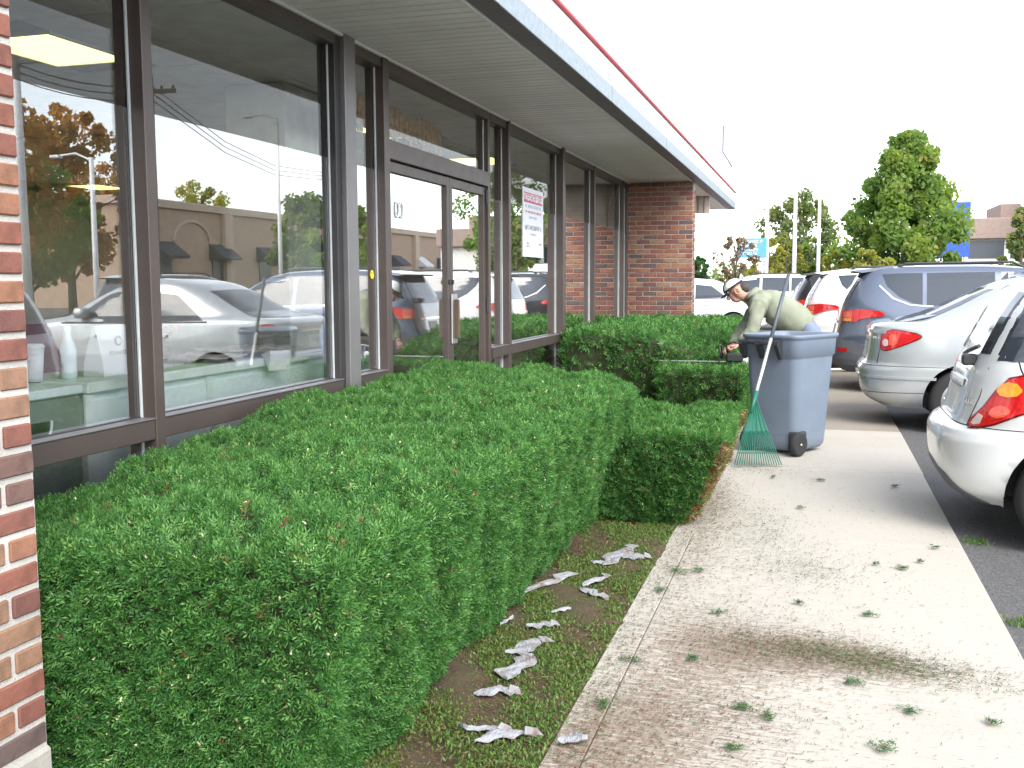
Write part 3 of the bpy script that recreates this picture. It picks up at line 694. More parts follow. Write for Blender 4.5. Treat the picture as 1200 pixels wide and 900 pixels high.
    for q in range(6):
        x = r.uniform(bot[0]+.2, bot[1]-.2); y = r.uniform(bot[2]+.2, bot[3]-.2)
        pts = [Vector((x, y, -.06)), Vector((x+r.normal(0, .05), y+r.normal(0, .05), .15)), Vector((x+r.normal(0, .1), y+r.normal(0, .1), .35))]
        MB().tube([p-Vector(root.location) for p in pts], [.022, .017, .012], 7).build('stem', 'bark', root)
    return root
mat('cut_wood', (.62, .52, .33), .8)
def warp1(Q):
    Q[:, 1] += .85*np.clip((-1.0-Q[:, 0])/.85, 0, 1)*np.clip((Q[:, 1]-2.3)/3.6, 0, 1); return Q
def zf1(x, y): return .862-.14*np.clip((-1.75-x)/.55, 0, 1)*np.clip((4.6-y)/1.6, 0, 1)-.05*np.clip((3.0-y), 0, 1)+.012*np.sin(y*2.3+x*3)
hedge('yew_hedge', 'large clipped yew hedge nearest the camera, filling the bed below the first windows', (-2.52, -1.30, 2.14, 5.95), (-2.56, -.99, 2.06, 5.98), .90, 84000, .048, 9, .0022, .075, seed=1, nl=.0162, warp=warp1, zfun=zf1, weight=(.35, 1.15, 1.5, .5, 1.0))
hedge('yew_hedge', 'low clipped yew block overhanging the sidewalk edge, browned at its right end', (-1.42, -.72, 6.02, 7.2), (-1.40, -.47, 5.80, 7.28), .575, 18000, .058, 9, .0028, .06, seed=2, nl=.021,
      brown_side=lambda Q, nr, r: (nr[:, 0] > .55) & (Q[:, 2] < .50+.06*np.sin(Q[:, 1]*9)) & (r.random(len(Q)) < .72), weight=(.5, 1.1, 1.3, .5, 1.0))
hedge('yew_hedge', 'knee-high clipped yew step under the trimmer blade beside the bin', (-1.45, -.70, 10.05, 12.3), (-1.50, -.62, 9.95, 12.4), .60, 6000, .09, 8, .0052, .08, seed=3, nl=.034)
hedge('yew_hedge', 'far tall clipped yew hedge against the brick wing wall', (-2.60, -1.02, 10.6, 14.6), (-2.62, -.92, 10.5, 14.75), .93, 11000, .10, 8, .0060, .14, seed=4, nl=.038,
      zfun=lambda x, y: .93-.22*np.clip((11.8-y)/1.3, 0, 1)*np.clip((x+1.7)*2.5, 0, 1), bare=None)

# ================================================================== CARS
def pchip(x, y, xi):
    x = np.asarray(x, float); y = np.asarray(y, float); h = np.diff(x); dl = np.diff(y)/h; d = np.zeros_like(y)
    for i in range(1, len(x)-1):
        if dl[i-1]*dl[i] > 0: w1, w2 = 2*h[i]+h[i-1], h[i]+2*h[i-1]; d[i] = (w1+w2)/(w1/dl[i-1]+w2/dl[i])
    d[0], d[-1] = dl[0], dl[-1]
    k = np.clip(np.searchsorted(x, xi)-1, 0, len(x)-2); t = (xi-x[k])/h[k]
    return (1+2*t)*(1-t)**2*y[k]+t*(1-t)**2*h[k]*d[k]+t*t*(3-2*t)*y[k+1]+t*t*(t-1)*h[k]*d[k+1]
class CarForm:
    def __init__(s, rows, wheels, wr, ra, zs=1.):
        s.rows = np.array(rows, float); s.rows[:, 0] *= zs; s.wheels = wheels; s.wr = wr; s.ra = ra; s.t = np.arange(len(rows))
    def at_t(s, t): return [pchip(s.t, s.rows[:, k], np.asarray(t, float)) for k in range(5)]
    def at_z(s, z):
        z = np.asarray(z, float); t = pchip(s.rows[:, 0], s.t, np.clip(z, s.rows[0, 0], s.rows[-1, 0]))
        for _ in range(6):
            e = pchip(s.t, s.rows[:, 0], t)-z; g = (pchip(s.t, s.rows[:, 0], t+1e-3)-pchip(s.t, s.rows[:, 0], t-1e-3))/2e-3
            t = np.clip(t-e/np.maximum(g, 1e-3), 0, len(s.t)-1.001)
        return s.at_t(t)
    def phi_pt(s, phi, z):
        _, xr, xf, b, n = s.at_z(z); a = (xf-xr)/2; xc = (xf+xr)/2; c, q = np.cos(phi), np.sin(phi)
        return np.stack([xc-a*np.sign(c)*np.abs(c)**(2/n), b*np.sign(q)*np.abs(q)**(2/n), np.asarray(z, float)+0*a], -1)
    def side_pt(s, x, z, sd_=-1):
        _, xr, xf, b, n = s.at_z(z); a = (xf-xr)/2; xc = (xf+xr)/2
        y = b*np.clip(1-np.clip(np.abs(x-xc)/a, 0, .999)**n, 1e-4, None)**(1/n); return np.stack([x+0*y, sd_*y, np.asarray(z, float)+0*y], -1)
    def rear_pt(s, y, z, front=False):
        _, xr, xf, b, n = s.at_z(z); a = (xf-xr)/2; xc = (xf+xr)/2
        x = a*np.clip(1-np.clip(np.abs(y)/b, 0, .999)**n, 1e-4, None)**(1/n); return np.stack([xc+x*(1 if front else -1), y+0*x, np.asarray(z, float)+0*x], -1)
    def body(s):
        tt = np.concatenate([np.arange(0, len(s.t)-1, 1/6.), [len(s.t)-1]]); N = 220
        z, xr, xf, b, n = s.at_t(tt)
        # near-uniform spacing round the outline
        fine = np.linspace(0, 2*np.pi, 4000); V = []
        for i in range(len(tt)):
            a = (xf[i]-xr[i])/2; xc = (xf[i]+xr[i])/2; c, q = np.cos(fine), np.sin(fine)
            x = xc-a*np.sign(c)*np.abs(c)**(2/n[i]); y = b[i]*np.sign(q)*np.abs(q)**(2/n[i])
            sl = np.concatenate([[0], np.cumsum(np.hypot(np.diff(x), np.diff(y)))]); u = np.linspace(0, sl[-1], N+1)[:-1]
            V.append(np.stack([np.interp(u, sl, x), np.interp(u, sl, y), np.full(N, z[i])], -1))
        V = np.array(V); nr = len(V); idx = np.arange(nr*N).reshape(nr, N); P_ = V.reshape(-1, 3)
        inside = np.zeros(len(P_), bool)
        for wx in s.wheels:
            dx = P_[:, 0]-wx; dz = P_[:, 2]-s.wr; dd = np.hypot(dx, dz)
            m = (dd < s.ra) & (np.abs(P_[:, 1]) > .45); inside |= m
            k = s.ra/np.maximum(dd, 1e-6); P_[m, 0] = wx+dx[m]*k[m]; P_[m, 2] = s.wr+dz[m]*k[m]
        F = []
        for i in range(nr-1):
            for j in range(N):
                q = (idx[i, j], idx[i, (j+1) % N], idx[i+1, (j+1) % N], idx[i+1, j])
                if all(inside[v] for v in q): continue
                F.append(q)
        F.append(tuple(idx[-1])); return P_, F
    def patch(s, cols, mode, off=.004, nz=6, side=-1, sub=5, thick=.012):
        """cols: list of (k_lo, z_lo, k_hi, z_hi); surface strip lying on the body, offset outwards, with a rim going in"""
        c = np.array(cols, float); q = np.linspace(0, len(c)-1, (len(c)-1)*sub+1)
        c = np.stack([np.interp(q, np.arange(len(c)), c[:, k]) for k in range(4)], -1); v = np.linspace(0, 1, nz)
        K = c[:, None, 0]*(1-v)+c[:, None, 2]*v; Z = c[:, None, 1]*(1-v)+c[:, None, 3]*v
        def S(K, Z): return s.phi_pt(K, Z) if mode == 'phi' else (s.side_pt(K, Z, side) if mode == 'side' else s.rear_pt(K, Z, mode == 'front'))
        A = S(K, Z); e = 1e-3; du = S(K+e, Z)-S(K-e, Z); dv = S(K, Z+e)-S(K, Z-e); nr = np.cross(du, dv); nr /= np.linalg.norm(nr, axis=-1, keepdims=True)+1e-12
        _, xr, xf, b, n_ = s.at_z(Z); cen = np.stack([(xr+xf)/2, 0*xr, Z-.2], -1)
        nr *= np.sign(np.sum(nr*(A-cen), -1, keepdims=True))
        m, k = K.shape; O = (A+nr*off).reshape(-1, 3); I = (A-nr*(thick-off)).reshape(-1, 3); i = np.arange(m*k).reshape(m, k)
        F = [(i[a, b_], i[a+1, b_], i[a+1, b_+1], i[a, b_+1]) for a in range(m-1) for b_ in range(k-1)]
        ring = list(i[:, 0])+list(i[-1, 1:])+list(i[::-1, -1][1:])+list(i[0, ::-1][1:-1]); M_ = m*k
        F += [(ring[a], ring[(a+1) % len(ring)], ring[(a+1) % len(ring)]+M_, ring[a]+M_) for a in range(len(ring))]
        return MB().add(np.concatenate([O, I]).tolist(), F)
def wheel(parent, x, y, r, w, out):
    e = MB().lathe([(r*.66,-w/2),(r*.80,-w/2-.004),(r*.93,-w/2),(r*.99,-w*.38),(r,-w*.2),(r,w*.2),(r*.99,w*.38),(r*.93,w/2),(r*.80,w/2+.004),(r*.66,w/2)], 40, 'y').build('wheel', 'rubber', parent, True); e.location = (x, y, r)
    s = 1 if out > 0 else -1; m = MB()
    m.lathe([(r*.67,s*(w/2-.03)),(r*.67,s*(w/2+.002)),(r*.60,s*(w/2+.006)),(r*.58,s*(w/2-.02)),(r*.55,s*(w/2-.06))][::s], 36, 'y')
    for k in range(5):
        a = 2*math.pi*k/5+.3
        for d in (-.13, .13):
            p0 = (r*.10*math.cos(a+d*3), s*(w/2-.01), r*.10*math.sin(a+d*3)); p1 = (r*.60*math.cos(a+d), s*(w/2-.004), r*.60*math.sin(a+d)); m.tube([p0, p1], [r*.07, r*.055], 6)
    m.lathe([(r*.16,s*(w/2-.03)),(r*.15,s*(w/2+.004)),(r*.05,s*(w/2+.010))][::s], 16, 'y')
    o = m.build('rim', 'rim_alloy', e); MB().lathe([(r*.56,s*(w/2-.075)),(r*.56,s*(w/2-.07))][::s], 24, 'y').build('brake_disc', 'car_trim', e)
    return e
def solid(parent, form, name, cols, mode, m, **k): return form.patch(cols, mode, **k).build(name, m, parent, False)
def two(parent, form, name, cols, m, **k):
    for sd_ in (-1, 1): o = form.patch(cols, 'side', side=sd_, **k).build(name, m, parent)
def two_phi(parent, form, name, cols, m, **k):
    out = []
    for sd_ in (-1, 1):
        c = [(R(a)*sd_, z0, R(b)*sd_, z1) for a, z0, b, z1 in cols]; out.append(form.patch(c, 'phi', **k).build(name, m, parent))
    return out
def car(kind, paint):
    root = empty('parked_car', (0, 0, 0))
    if kind == 'hatch':
        F = CarForm([(.22,.16,3.74,.72,6),(.30,.05,3.84,.79,5),(.42,.01,3.89,.83,4.6),(.55,.0,3.9,.845,4.4),(.62,.03,3.88,.848,4.4),(.66,.085,3.84,.846,4.6),(.75,.12,3.78,.842,5),(.88,.15,3.55,.832,5),(.96,.17,3.15,.815,5),(1.03,.20,2.82,.79,5),(1.16,.26,2.55,.755,5),(1.33,.35,2.22,.705,5),(1.44,.44,2.02,.655,4.6),(1.50,.60,1.85,.58,4),(1.53,.85,1.65,.42,3.5)], (.66, 3.02), .295, .345)
    elif kind == 'sedan':
        F = CarForm([(.22,.22,4.32,.72,6),(.30,.07,4.42,.79,5),(.42,.015,4.48,.835,4.6),(.55,.0,4.5,.85,4.4),(.60,.02,4.48,.853,4.4),(.64,.065,4.44,.852,4.6),(.76,.09,4.38,.85,5),(.88,.10,4.15,.842,5),(.96,.12,3.80,.83,5),(1.00,.17,3.50,.80,5),(1.035,.46,3.28,.765,4.6),(1.15,.78,3.05,.73,4.4),(1.30,1.10,2.72,.67,4.2),(1.41,1.42,2.42,.60,4),(1.455,1.72,2.22,.48,3.6),(1.47,1.92,2.05,.34,3.2)], (.95, 3.55), .312, .362, 1.05)
    else:
        F = CarForm([(.30,.20,4.35,.80,6),(.38,.06,4.46,.87,5),(.50,.01,4.52,.905,4.6),(.62,.0,4.54,.918,4.4),(.70,.04,4.52,.922,4.6),(.78,.09,4.48,.922,5),(.92,.12,4.36,.918,5),(1.05,.14,4.05,.905,5),(1.12,.155,3.62,.888,5),(1.20,.18,3.38,.865,5),(1.38,.28,3.02,.812,5),(1.52,.37,2.74,.758,5),(1.60,.44,2.52,.705,4.6),(1.645,.62,2.30,.62,4),(1.67,.95,1.95,.45,3.5)], (.86, 3.52), .345, .40)
    V, fs = F.body(); me = bpy.data.meshes.new('body'); me.from_pydata([tuple(v) for v in V], [], [tuple(int(i) for i in f) for f in fs])
    bm = bmesh.new(); bm.from_mesh(me); bmesh.ops.remove_doubles(bm, verts=bm.verts, dist=1e-5); bmesh.ops.dissolve_degenerate(bm, edges=bm.edges, dist=1e-5); bmesh.ops.recalc_face_normals(bm, faces=bm.faces); bm.to_mesh(me); bm.free()
    link('body', me, paint, root, True)
    Lc = F.rows[:, 2].max(); W = F.rows[:, 3].max(); z0 = F.rows[0, 0]
    MB().box((.55,-W+.22,z0+.0), (Lc-.5,W-.22,z0+.16)).build('underbody', 'dark', root)
    for wx in F.wheels:
        for sd_ in (-1, 1):
            m = MB()
            ar = [(wx+(F.ra+.004)*math.cos(a), max(F.wr+(F.ra+.004)*math.sin(a), z0+.015)) for a in np.linspace(-.12, math.pi+.12, 24)]
            v = [(x, sd_*(F.side_pt(np.array(x), max(z, z0+.06))[1]*-1-.012), z) for x, z in ar]+[(x, sd_*.50, z) for x, z in ar]; k = len(ar)
            m.add(v, [(i, i+1, i+1+k, i+k) for i in range(k-1)]+[tuple(range(k, 2*k))])
            m.build('wheel_arch', 'dark', root)
        for sd_ in (-1, 1): wheel(root, wx, sd_*(W-.115), F.wr, .20, sd_)
    seam = dict(off=.0012, thick=.004, nz=3)
    P90 = 90
    if kind == 'hatch':
        solid(root, F, 'rear_window', [(-.60,1.06,-.55,1.40),(0,1.05,0,1.42),(.60,1.06,.55,1.40)], 'rear', 'car_glass')
        two(root, F, 'side_window', [(.642,1.03,.802,1.40),(1.28,1.02,1.28,1.42)], 'car_glass'); two(root, F, 'side_window', [(1.34,1.02,1.34,1.42),(2.05,1.01,2.02,1.40),(2.62,1.0,2.12,1.37)], 'car_glass')
        two(root, F, 'quarter_glass', [(.27,1.03,.43,1.36),(.60,1.03,.76,1.40)], 'car_glass')
        two(root, F, 'rear_pillar_cover', [(.602,1.03,.762,1.40),(.64,1.03,.80,1.40)], 'car_trim', off=.003)
        solid(root, F, 'windscreen', [(-.66,1.06,-.55,1.42),(0,1.08,0,1.44),(.66,1.06,.55,1.42)], 'front', 'car_glass')
        for o in two_phi(root, F, 'tail_light', [(21,.675,21.5,.70),(24,.655,27,.76),(29,.66,33,.86),(36,.69,40,.935),(46,.75,48,.955),(56,.81,57,.95),(64,.85,64.5,.93),(69,.885,69,.905)], 'lens_red', off=.012, thick=.03, nz=8): pass
        two_phi(root, F, 'lamp_surround', [(20.2,.665,20.8,.705),(23.4,.643,26.2,.772),(28.6,.648,32.4,.872),(36,.678,40,.946),(46,.738,48,.966),(56,.80,57,.961),(64,.84,64.8,.94),(70,.88,70,.91)], 'lens_deep', off=.005, thick=.02, nz=8)
        two_phi(root, F, 'brake_lamp', [(32,.745,32,.752),(33.5,.728,33.5,.775),(37,.72,37,.79),(40,.73,40,.785),(42,.75,42,.765)], 'lens_bright', off=.0165, thick=.02)
        two_phi(root, F, 'brake_lamp', [(48,.85,48,.862),(50,.83,50,.90),(55,.845,55,.905),(58,.865,58,.895)], 'lens_bright', off=.0165, thick=.02)
        two_phi(root, F, 'turn_lamp', [(34,.865,34,.872),(36,.845,36,.905),(40,.838,40,.92),(44,.846,44,.915),(46,.87,46,.885)], 'lens_amber', off=.018, thick=.02)
        two_phi(root, F, 'reverse_lamp', [(23.5,.675,23.5,.695),(25.5,.668,26,.735),(28.5,.68,29,.725)], 'lens_clear', off=.016, thick=.02)
        two_phi(root, F, 'side_reflector', [(56,.530,56,.548),(58,.522,58,.558),(66,.520,66,.556),(67.5,.530,67.5,.548)], 'lens_red', off=.008)
        two_phi(root, F, 'hatch_seam', [(19.5,.66,24,.99),(20.0,.66,24.6,.99)], 'dark', **seam)
        two_phi(root, F, 'quarter_seam', [(47,.957,44,1.03),(48,.957,44.8,1.03)], 'dark', **seam)
        solid(root, F, 'bumper_seam', [(R(-66),.655,R(-66),.660),(0,.655,0,.660),(R(66),.655,R(66),.660)], 'phi', 'dark', sub=24, **seam)
        solid(root, F, 'bumper_valance', [(R(-34),.225,R(-26),.27),(R(-16),.225,R(-12),.36),(0,.225,0,.37),(R(16),.225,R(12),.36),(R(34),.225,R(26),.27)], 'phi', 'bumper_grey', off=.006, sub=8)
        solid(root, F, 'licence_plate', [(-.16,.70,-.16,.84),(.16,.70,.16,.84)], 'rear', 'plate', off=.012)
        solid(root, F, 'plate_garnish', [(-.26,.855,-.26,.895),(.26,.855,.26,.895)], 'rear', 'chrome', off=.018)
        m = MB()
        for k, (y, h) in enumerate(((-.52,.03),(-.485,.03),(-.45,.03),(-.415,.03))):
            p = F.rear_pt(np.array(y), .775); m.box((p[0]-.008,p[1],.775), (p[0]+.01,p[1]+.012,.775+h)); m.box((p[0]-.008,p[1]+.012,.775), (p[0]+.01,p[1]+.026,.782))
        m.build('badge', 'chrome', root)
        wp = [(F.rear_pt(np.array(.0), 1.02)[0]-.02, 0, 1.03), (.17, -.2, 1.06), (.20,-.40,1.10)]
        MB().tube(wp, .012, 6).build('wiper', 'car_trim', root)
        bx('handle_bracket', (.12,-.36,.985), (.20,-.30,1.05), 'car_trim', root, .01)
        two(root, F, 'door_seam', [(1.30,.36,1.30,1.02),(1.307,.36,1.307,1.02)], 'dark', **seam); two(root, F, 'door_seam', [(2.36,.34,2.36,1.0),(2.367,.34,2.367,1.0)], 'dark', **seam)
        two(root, F, 'door_handle', [(1.05,.86,1.05,.895),(1.22,.86,1.22,.895)], paint, off=.025, thick=.03)
    elif kind == 'sedan':
        solid(root, F, 'rear_window', [(-.60,1.07,-.50,1.385),(0,1.07,0,1.40),(.60,1.07,.50,1.385)], 'rear', 'car_glass')
        solid(root, F, 'windscreen', [(-.62,1.06,-.5,1.39),(0,1.07,0,1.41),(.62,1.06,.5,1.39)], 'front', 'car_glass')
        two(root, F, 'side_window', [(1.12,1.04,1.52,1.34),(1.95,1.02,1.95,1.385)], 'car_glass'); two(root, F, 'side_window', [(2.03,1.02,2.03,1.385),(2.6,1.01,2.40,1.375),(3.05,1.01,2.52,1.34)], 'car_glass')
        two_phi(root, F, 'tail_light', [(28,.84,28,.88),(29.5,.805,30,.94),(34,.795,34,.975),(39,.81,39,.99),(45,.84,45,.988),(51,.875,51,.975),(55.5,.91,55.5,.96),(57.5,.93,57.5,.942)], 'lens_red', off=.013, thick=.03, nz=8)
        two_phi(root, F, 'lamp_surround', [(27.4,.832,27.4,.888),(29,.795,29.5,.95),(34,.785,34,.985),(39,.80,39,1.0),(45,.83,45,.998),(51,.865,51,.985),(56,.90,56,.97),(58.5,.925,58.5,.948)], 'lens_deep', off=.006, thick=.02, nz=8)
        two_phi(root, F, 'brake_lamp', [(37,.85,37,.93),(40,.835,40,.955),(43,.86,43,.945)], 'lens_bright', off=.017, thick=.02)
        two_phi(root, F, 'reverse_lamp', [(31,.85,31,.88),(33,.83,33,.905),(36,.84,36,.895)], 'lens_clear', off=.018, thick=.02)
        solid(root, F, 'licence_plate', [(-.155,.70,-.155,.85),(.155,.70,.155,.85)], 'rear', 'plate', off=.010)
        m = MB(); r0 = F.rear_pt(np.array(0.), .775)[0]-.0105
        glyphs(m, -.12, .12, .745, .805, lambda u, v, d: (r0-.0008*d+(.08*(.775-v)), -u, v), 41); m.build('plate_characters', 'ink_blue', root)
        solid(root, F, 'trunk_handle', [(-.30,.885,-.30,.915),(.30,.885,.30,.915)], 'rear', 'chrome', off=.016)
        solid(root, F, 'trunk_lip', [(-.66,.955,-.66,.985),(0,.955,0,.985),(.66,.955,.66,.985)], 'rear', paint, off=.018, thick=.03)
        m = MB()
        for y in (-.60,-.56,-.52): p = F.rear_pt(np.array(y), .90); m.box((p[0]-.006,y,.90), (p[0]+.01,y+.025,.925))
        m.build('badge', 'chrome', root)
        two_phi(root, F, 'trunk_seam', [(26.8,.66,27.5,.965),(27.3,.66,28.0,.965)], 'dark', **seam)
        solid(root, F, 'bumper_seam', [(R(-74),.637,R(-74),.642),(0,.637,0,.642),(R(74),.637,R(74),.642)], 'phi', 'dark', sub=26, **seam)
        solid(root, F, 'bumper_molding', [(R(-64),.515,R(-64),.540),(0,.515,0,.540),(R(64),.515,R(64),.540)], 'phi', paint, sub=26, off=.010, thick=.02)
        solid(root, F, 'lower_seam', [(R(-70),.385,R(-70),.390),(0,.36,0,.365),(R(70),.385,R(70),.390)], 'phi', 'dark', sub=26, **seam)
        two(root, F, 'door_seam', [(1.35,.36,1.35,1.02),(1.356,.36,1.356,1.02)], 'dark', **seam); two(root, F, 'door_seam', [(2.0,.34,2.0,1.0),(2.006,.34,2.006,1.0)], 'dark', **seam); two(root, F, 'door_seam', [(3.0,.34,3.0,1.0),(3.006,.34,3.006,1.0)], 'dark', **seam)
        two(root, F, 'door_handle', [(1.58,.84,1.58,.872),(1.75,.84,1.75,.872)], paint, off=.025, thick=.03); two(root, F, 'door_handle', [(2.58,.83,2.58,.862),(2.75,.83,2.75,.862)], paint, off=.025, thick=.03)
        two(root, F, 'window_line', [(1.05,1.012,1.05,1.030),(3.1,.992,3.1,1.008)], 'car_trim', off=.006, sub=20)
    else:
        solid(root, F, 'rear_window', [(-.66,1.17,-.56,1.53),(0,1.16,0,1.55),(.66,1.17,.56,1.53)], 'rear', 'car_glass')
        solid(root, F, 'windscreen', [(-.70,1.17,-.58,1.56),(0,1.18,0,1.58),(.70,1.17,.58,1.56)], 'front', 'car_glass')
        two(root, F, 'quarter_glass', [(.72,1.40,.66,1.55),(.86,1.27,.80,1.56),(1.02,1.19,1.0,1.565),(1.14,1.165,1.14,1.565)], 'car_glass')
        two(root, F, 'side_window', [(1.19,1.16,1.19,1.565),(1.98,1.14,1.98,1.575)], 'car_glass'); two(root, F, 'side_window', [(2.05,1.14,2.05,1.575),(2.5,1.13,2.45,1.565),(3.1,1.12,2.62,1.53)], 'car_glass')
        two(root, F, 'window_line', [(.62,1.40,.63,1.42),(.78,1.24,.80,1.255),(1.0,1.155,1.0,1.17),(1.3,1.135,1.3,1.152),(3.2,1.095,3.2,1.112)], 'chrome', off=.007, sub=12, nz=3)
        two_phi(root, F, 'tail_light', [(20,.955,20,1.07),(24,.945,24,1.085),(33,.94,33,1.09),(41,.945,41,1.10),(46,.975,46,1.105),(54,1.005,54,1.10),(62,1.02,62,1.085),(64,1.03,64,1.06)], 'lens_red', off=.018, thick=.035, nz=8)
        two_phi(root, F, 'brake_lamp', [(25,1.0,25,1.07),(37,1.0,37,1.075)], 'lens_bright', off=.023, thick=.02)
        two_phi(root, F, 'turn_lamp', [(26,.95,26,.99),(36,.95,36,.99)], 'lens_amber', off=.024, thick=.02)
        solid(root, F, 'rear_bumper', [(R(-66),.31,R(-66),.60),(R(-40),.31,R(-40),.69),(0,.31,0,.69),(R(40),.31,R(40),.69),(R(66),.31,R(66),.60)], 'phi', 'bumper_grey', off=.012, sub=12, thick=.03)
        two_phi(root, F, 'side_reflector', [(30,.56,30,.60),(40,.56,40,.60)], 'lens_red', off=.018, thick=.02)
        solid(root, F, 'licence_plate', [(-.155,.74,-.155,.89),(.155,.74,.155,.89)], 'rear', 'plate', off=.010)
        solid(root, F, 'tailgate_garnish', [(-.45,.92,-.45,.95),(.45,.92,.45,.95)], 'rear', 'chrome', off=.016)
        two_phi(root, F, 'tailgate_seam', [(19,.70,24,1.16),(19.4,.70,24.5,1.16)], 'dark', **seam)
        m = MB().prism([(.28,1.60),(.80,1.665),(.80,1.63),(.42,1.575)], -.60, .60); m.build('spoiler', paint, root)
        bx('spoiler_underside', (.31,-.58,1.575), (.50,.58,1.592), 'car_trim', root, .004)
        for sd_ in (-1, 1): MB().tube([(.85,sd_*.56,1.635),(.95,sd_*.56,1.69),(2.2,sd_*.56,1.70),(2.35,sd_*.56,1.63)], .016, 6).build('roof_rail', 'car_trim', root)
        two(root, F, 'door_seam', [(1.165,.50,1.165,1.14),(1.172,.50,1.172,1.14)], 'dark', **seam); two(root, F, 'door_seam', [(2.02,.40,2.02,1.12),(2.027,.40,2.027,1.12)], 'dark', **seam); two(root, F, 'door_seam', [(3.05,.40,3.05,1.1),(3.057,.40,3.057,1.1)], 'dark', **seam)
        two(root, F, 'door_handle', [(1.28,.96,1.28,.995),(1.46,.96,1.46,.995)], paint, off=.025, thick=.03); two(root, F, 'door_handle', [(2.25,.95,2.25,.985),(2.43,.95,2.43,.985)], paint, off=.025, thick=.03)
        MB().tube([(.06,-.55,.30),(.25,-.55,.31)], .03, 10).build('exhaust_tip', 'chrome', root)
    two_phi(root, F, 'headlight', [(128,.66,128,.70),(138,.66,138,.76),(155,.66,155,.74),(158,.68,158,.70)], 'lens_clear', off=.008)
    solid(root, F, 'grille', [(-.40,.50,-.40,.64),(.40,.50,.40,.64)], 'front', 'car_trim', off=.008)
    for sd_ in (-1, 1):
        p = F.side_pt(np.array(F.wheels[1]-.75), F.rows[-1, 0]*.70, sd_)
        m = MB().cbox((p[0]-.10,min(p[1],p[1]+sd_*.17),p[2]-.02), (p[0]+.06,max(p[1],p[1]+sd_*.17),p[2]+.11), .03); m.build('wing_mirror', paint, root, True)
    return root
def place(o, x, y, rz, label, paint=None, z=-.03):
    o.location = (x, y, z); o.rotation_euler = (0, 0, rz); tagobj(o, label, 'car', 'cars in the parking lot')
    return o
def recolour(o, old, new):
    for ch in o.children:
        for i, sl in enumerate(ch.material_slots):
            if sl.material and sl.material.name == old: sl.link = 'OBJECT'; sl.material = MATS[new]
hatch = place(car('hatch', 'paint_white'), .70, 6.80, 0, 'small silver-white hatchback at the right edge, nearest of the parked cars')
sedan = place(car('sedan', 'paint_silver'), .42, 11.35, 0, 'silver sedan with almond tail lights parked between the hatchback and the blue-grey SUV')
suv = place(car('suv', 'paint_blue_grey'), .14, 14.75, 0, 'blue-grey SUV with dark bumper and amber-red tail lights behind the silver sedan')
def more(src, old, new, x, y, rz, label):
    c = copy_tree(src); recolour(c, old, new); return place(c, x, y, rz, label)
more(suv, 'paint_blue_grey', 'paint_pure', -.34, 18.0, 0, 'white SUV parked just beyond the blue-grey SUV')
more(suv, 'paint_blue_grey', 'paint_black', -.62, 21.4, 0, 'black SUV parked beyond the white SUV')
more(hatch, 'paint_white', 'paint_pure', -.8, 24.7, 0, 'white hatchback furthest along the parked row')
more(sedan, 'paint_silver', 'paint_pure', -1.2, 28.5, R(183), 'white sedan side-on beyond the gardener, its nose to the left')
more(suv, 'paint_blue_grey', 'paint_pure', .4, 32.5, R(180), 'white SUV side-on behind the white sedan, left of the poles')
more(sedan, 'paint_silver', 'paint_blue_grey', 3.6, 30.5, R(178), 'blue-grey sedan side-on far behind the gardener')
more(sedan, 'paint_silver', 'paint_maroon', 5.9, 13.6, R(125), 'maroon sedan mirrored in the nearest window')
more(suv, 'paint_blue_grey', 'paint_black', 8.5, 17.8, R(100), 'black SUV mirrored in the second window')
more(suv, 'paint_blue_grey', 'paint_pure', 7.2, 25.0, R(180), 'white SUV mirrored in the glass doors')
more(hatch, 'paint_white', 'paint_maroon', 7.5, 28.2, R(180), 'maroon hatchback mirrored beside the door handle')

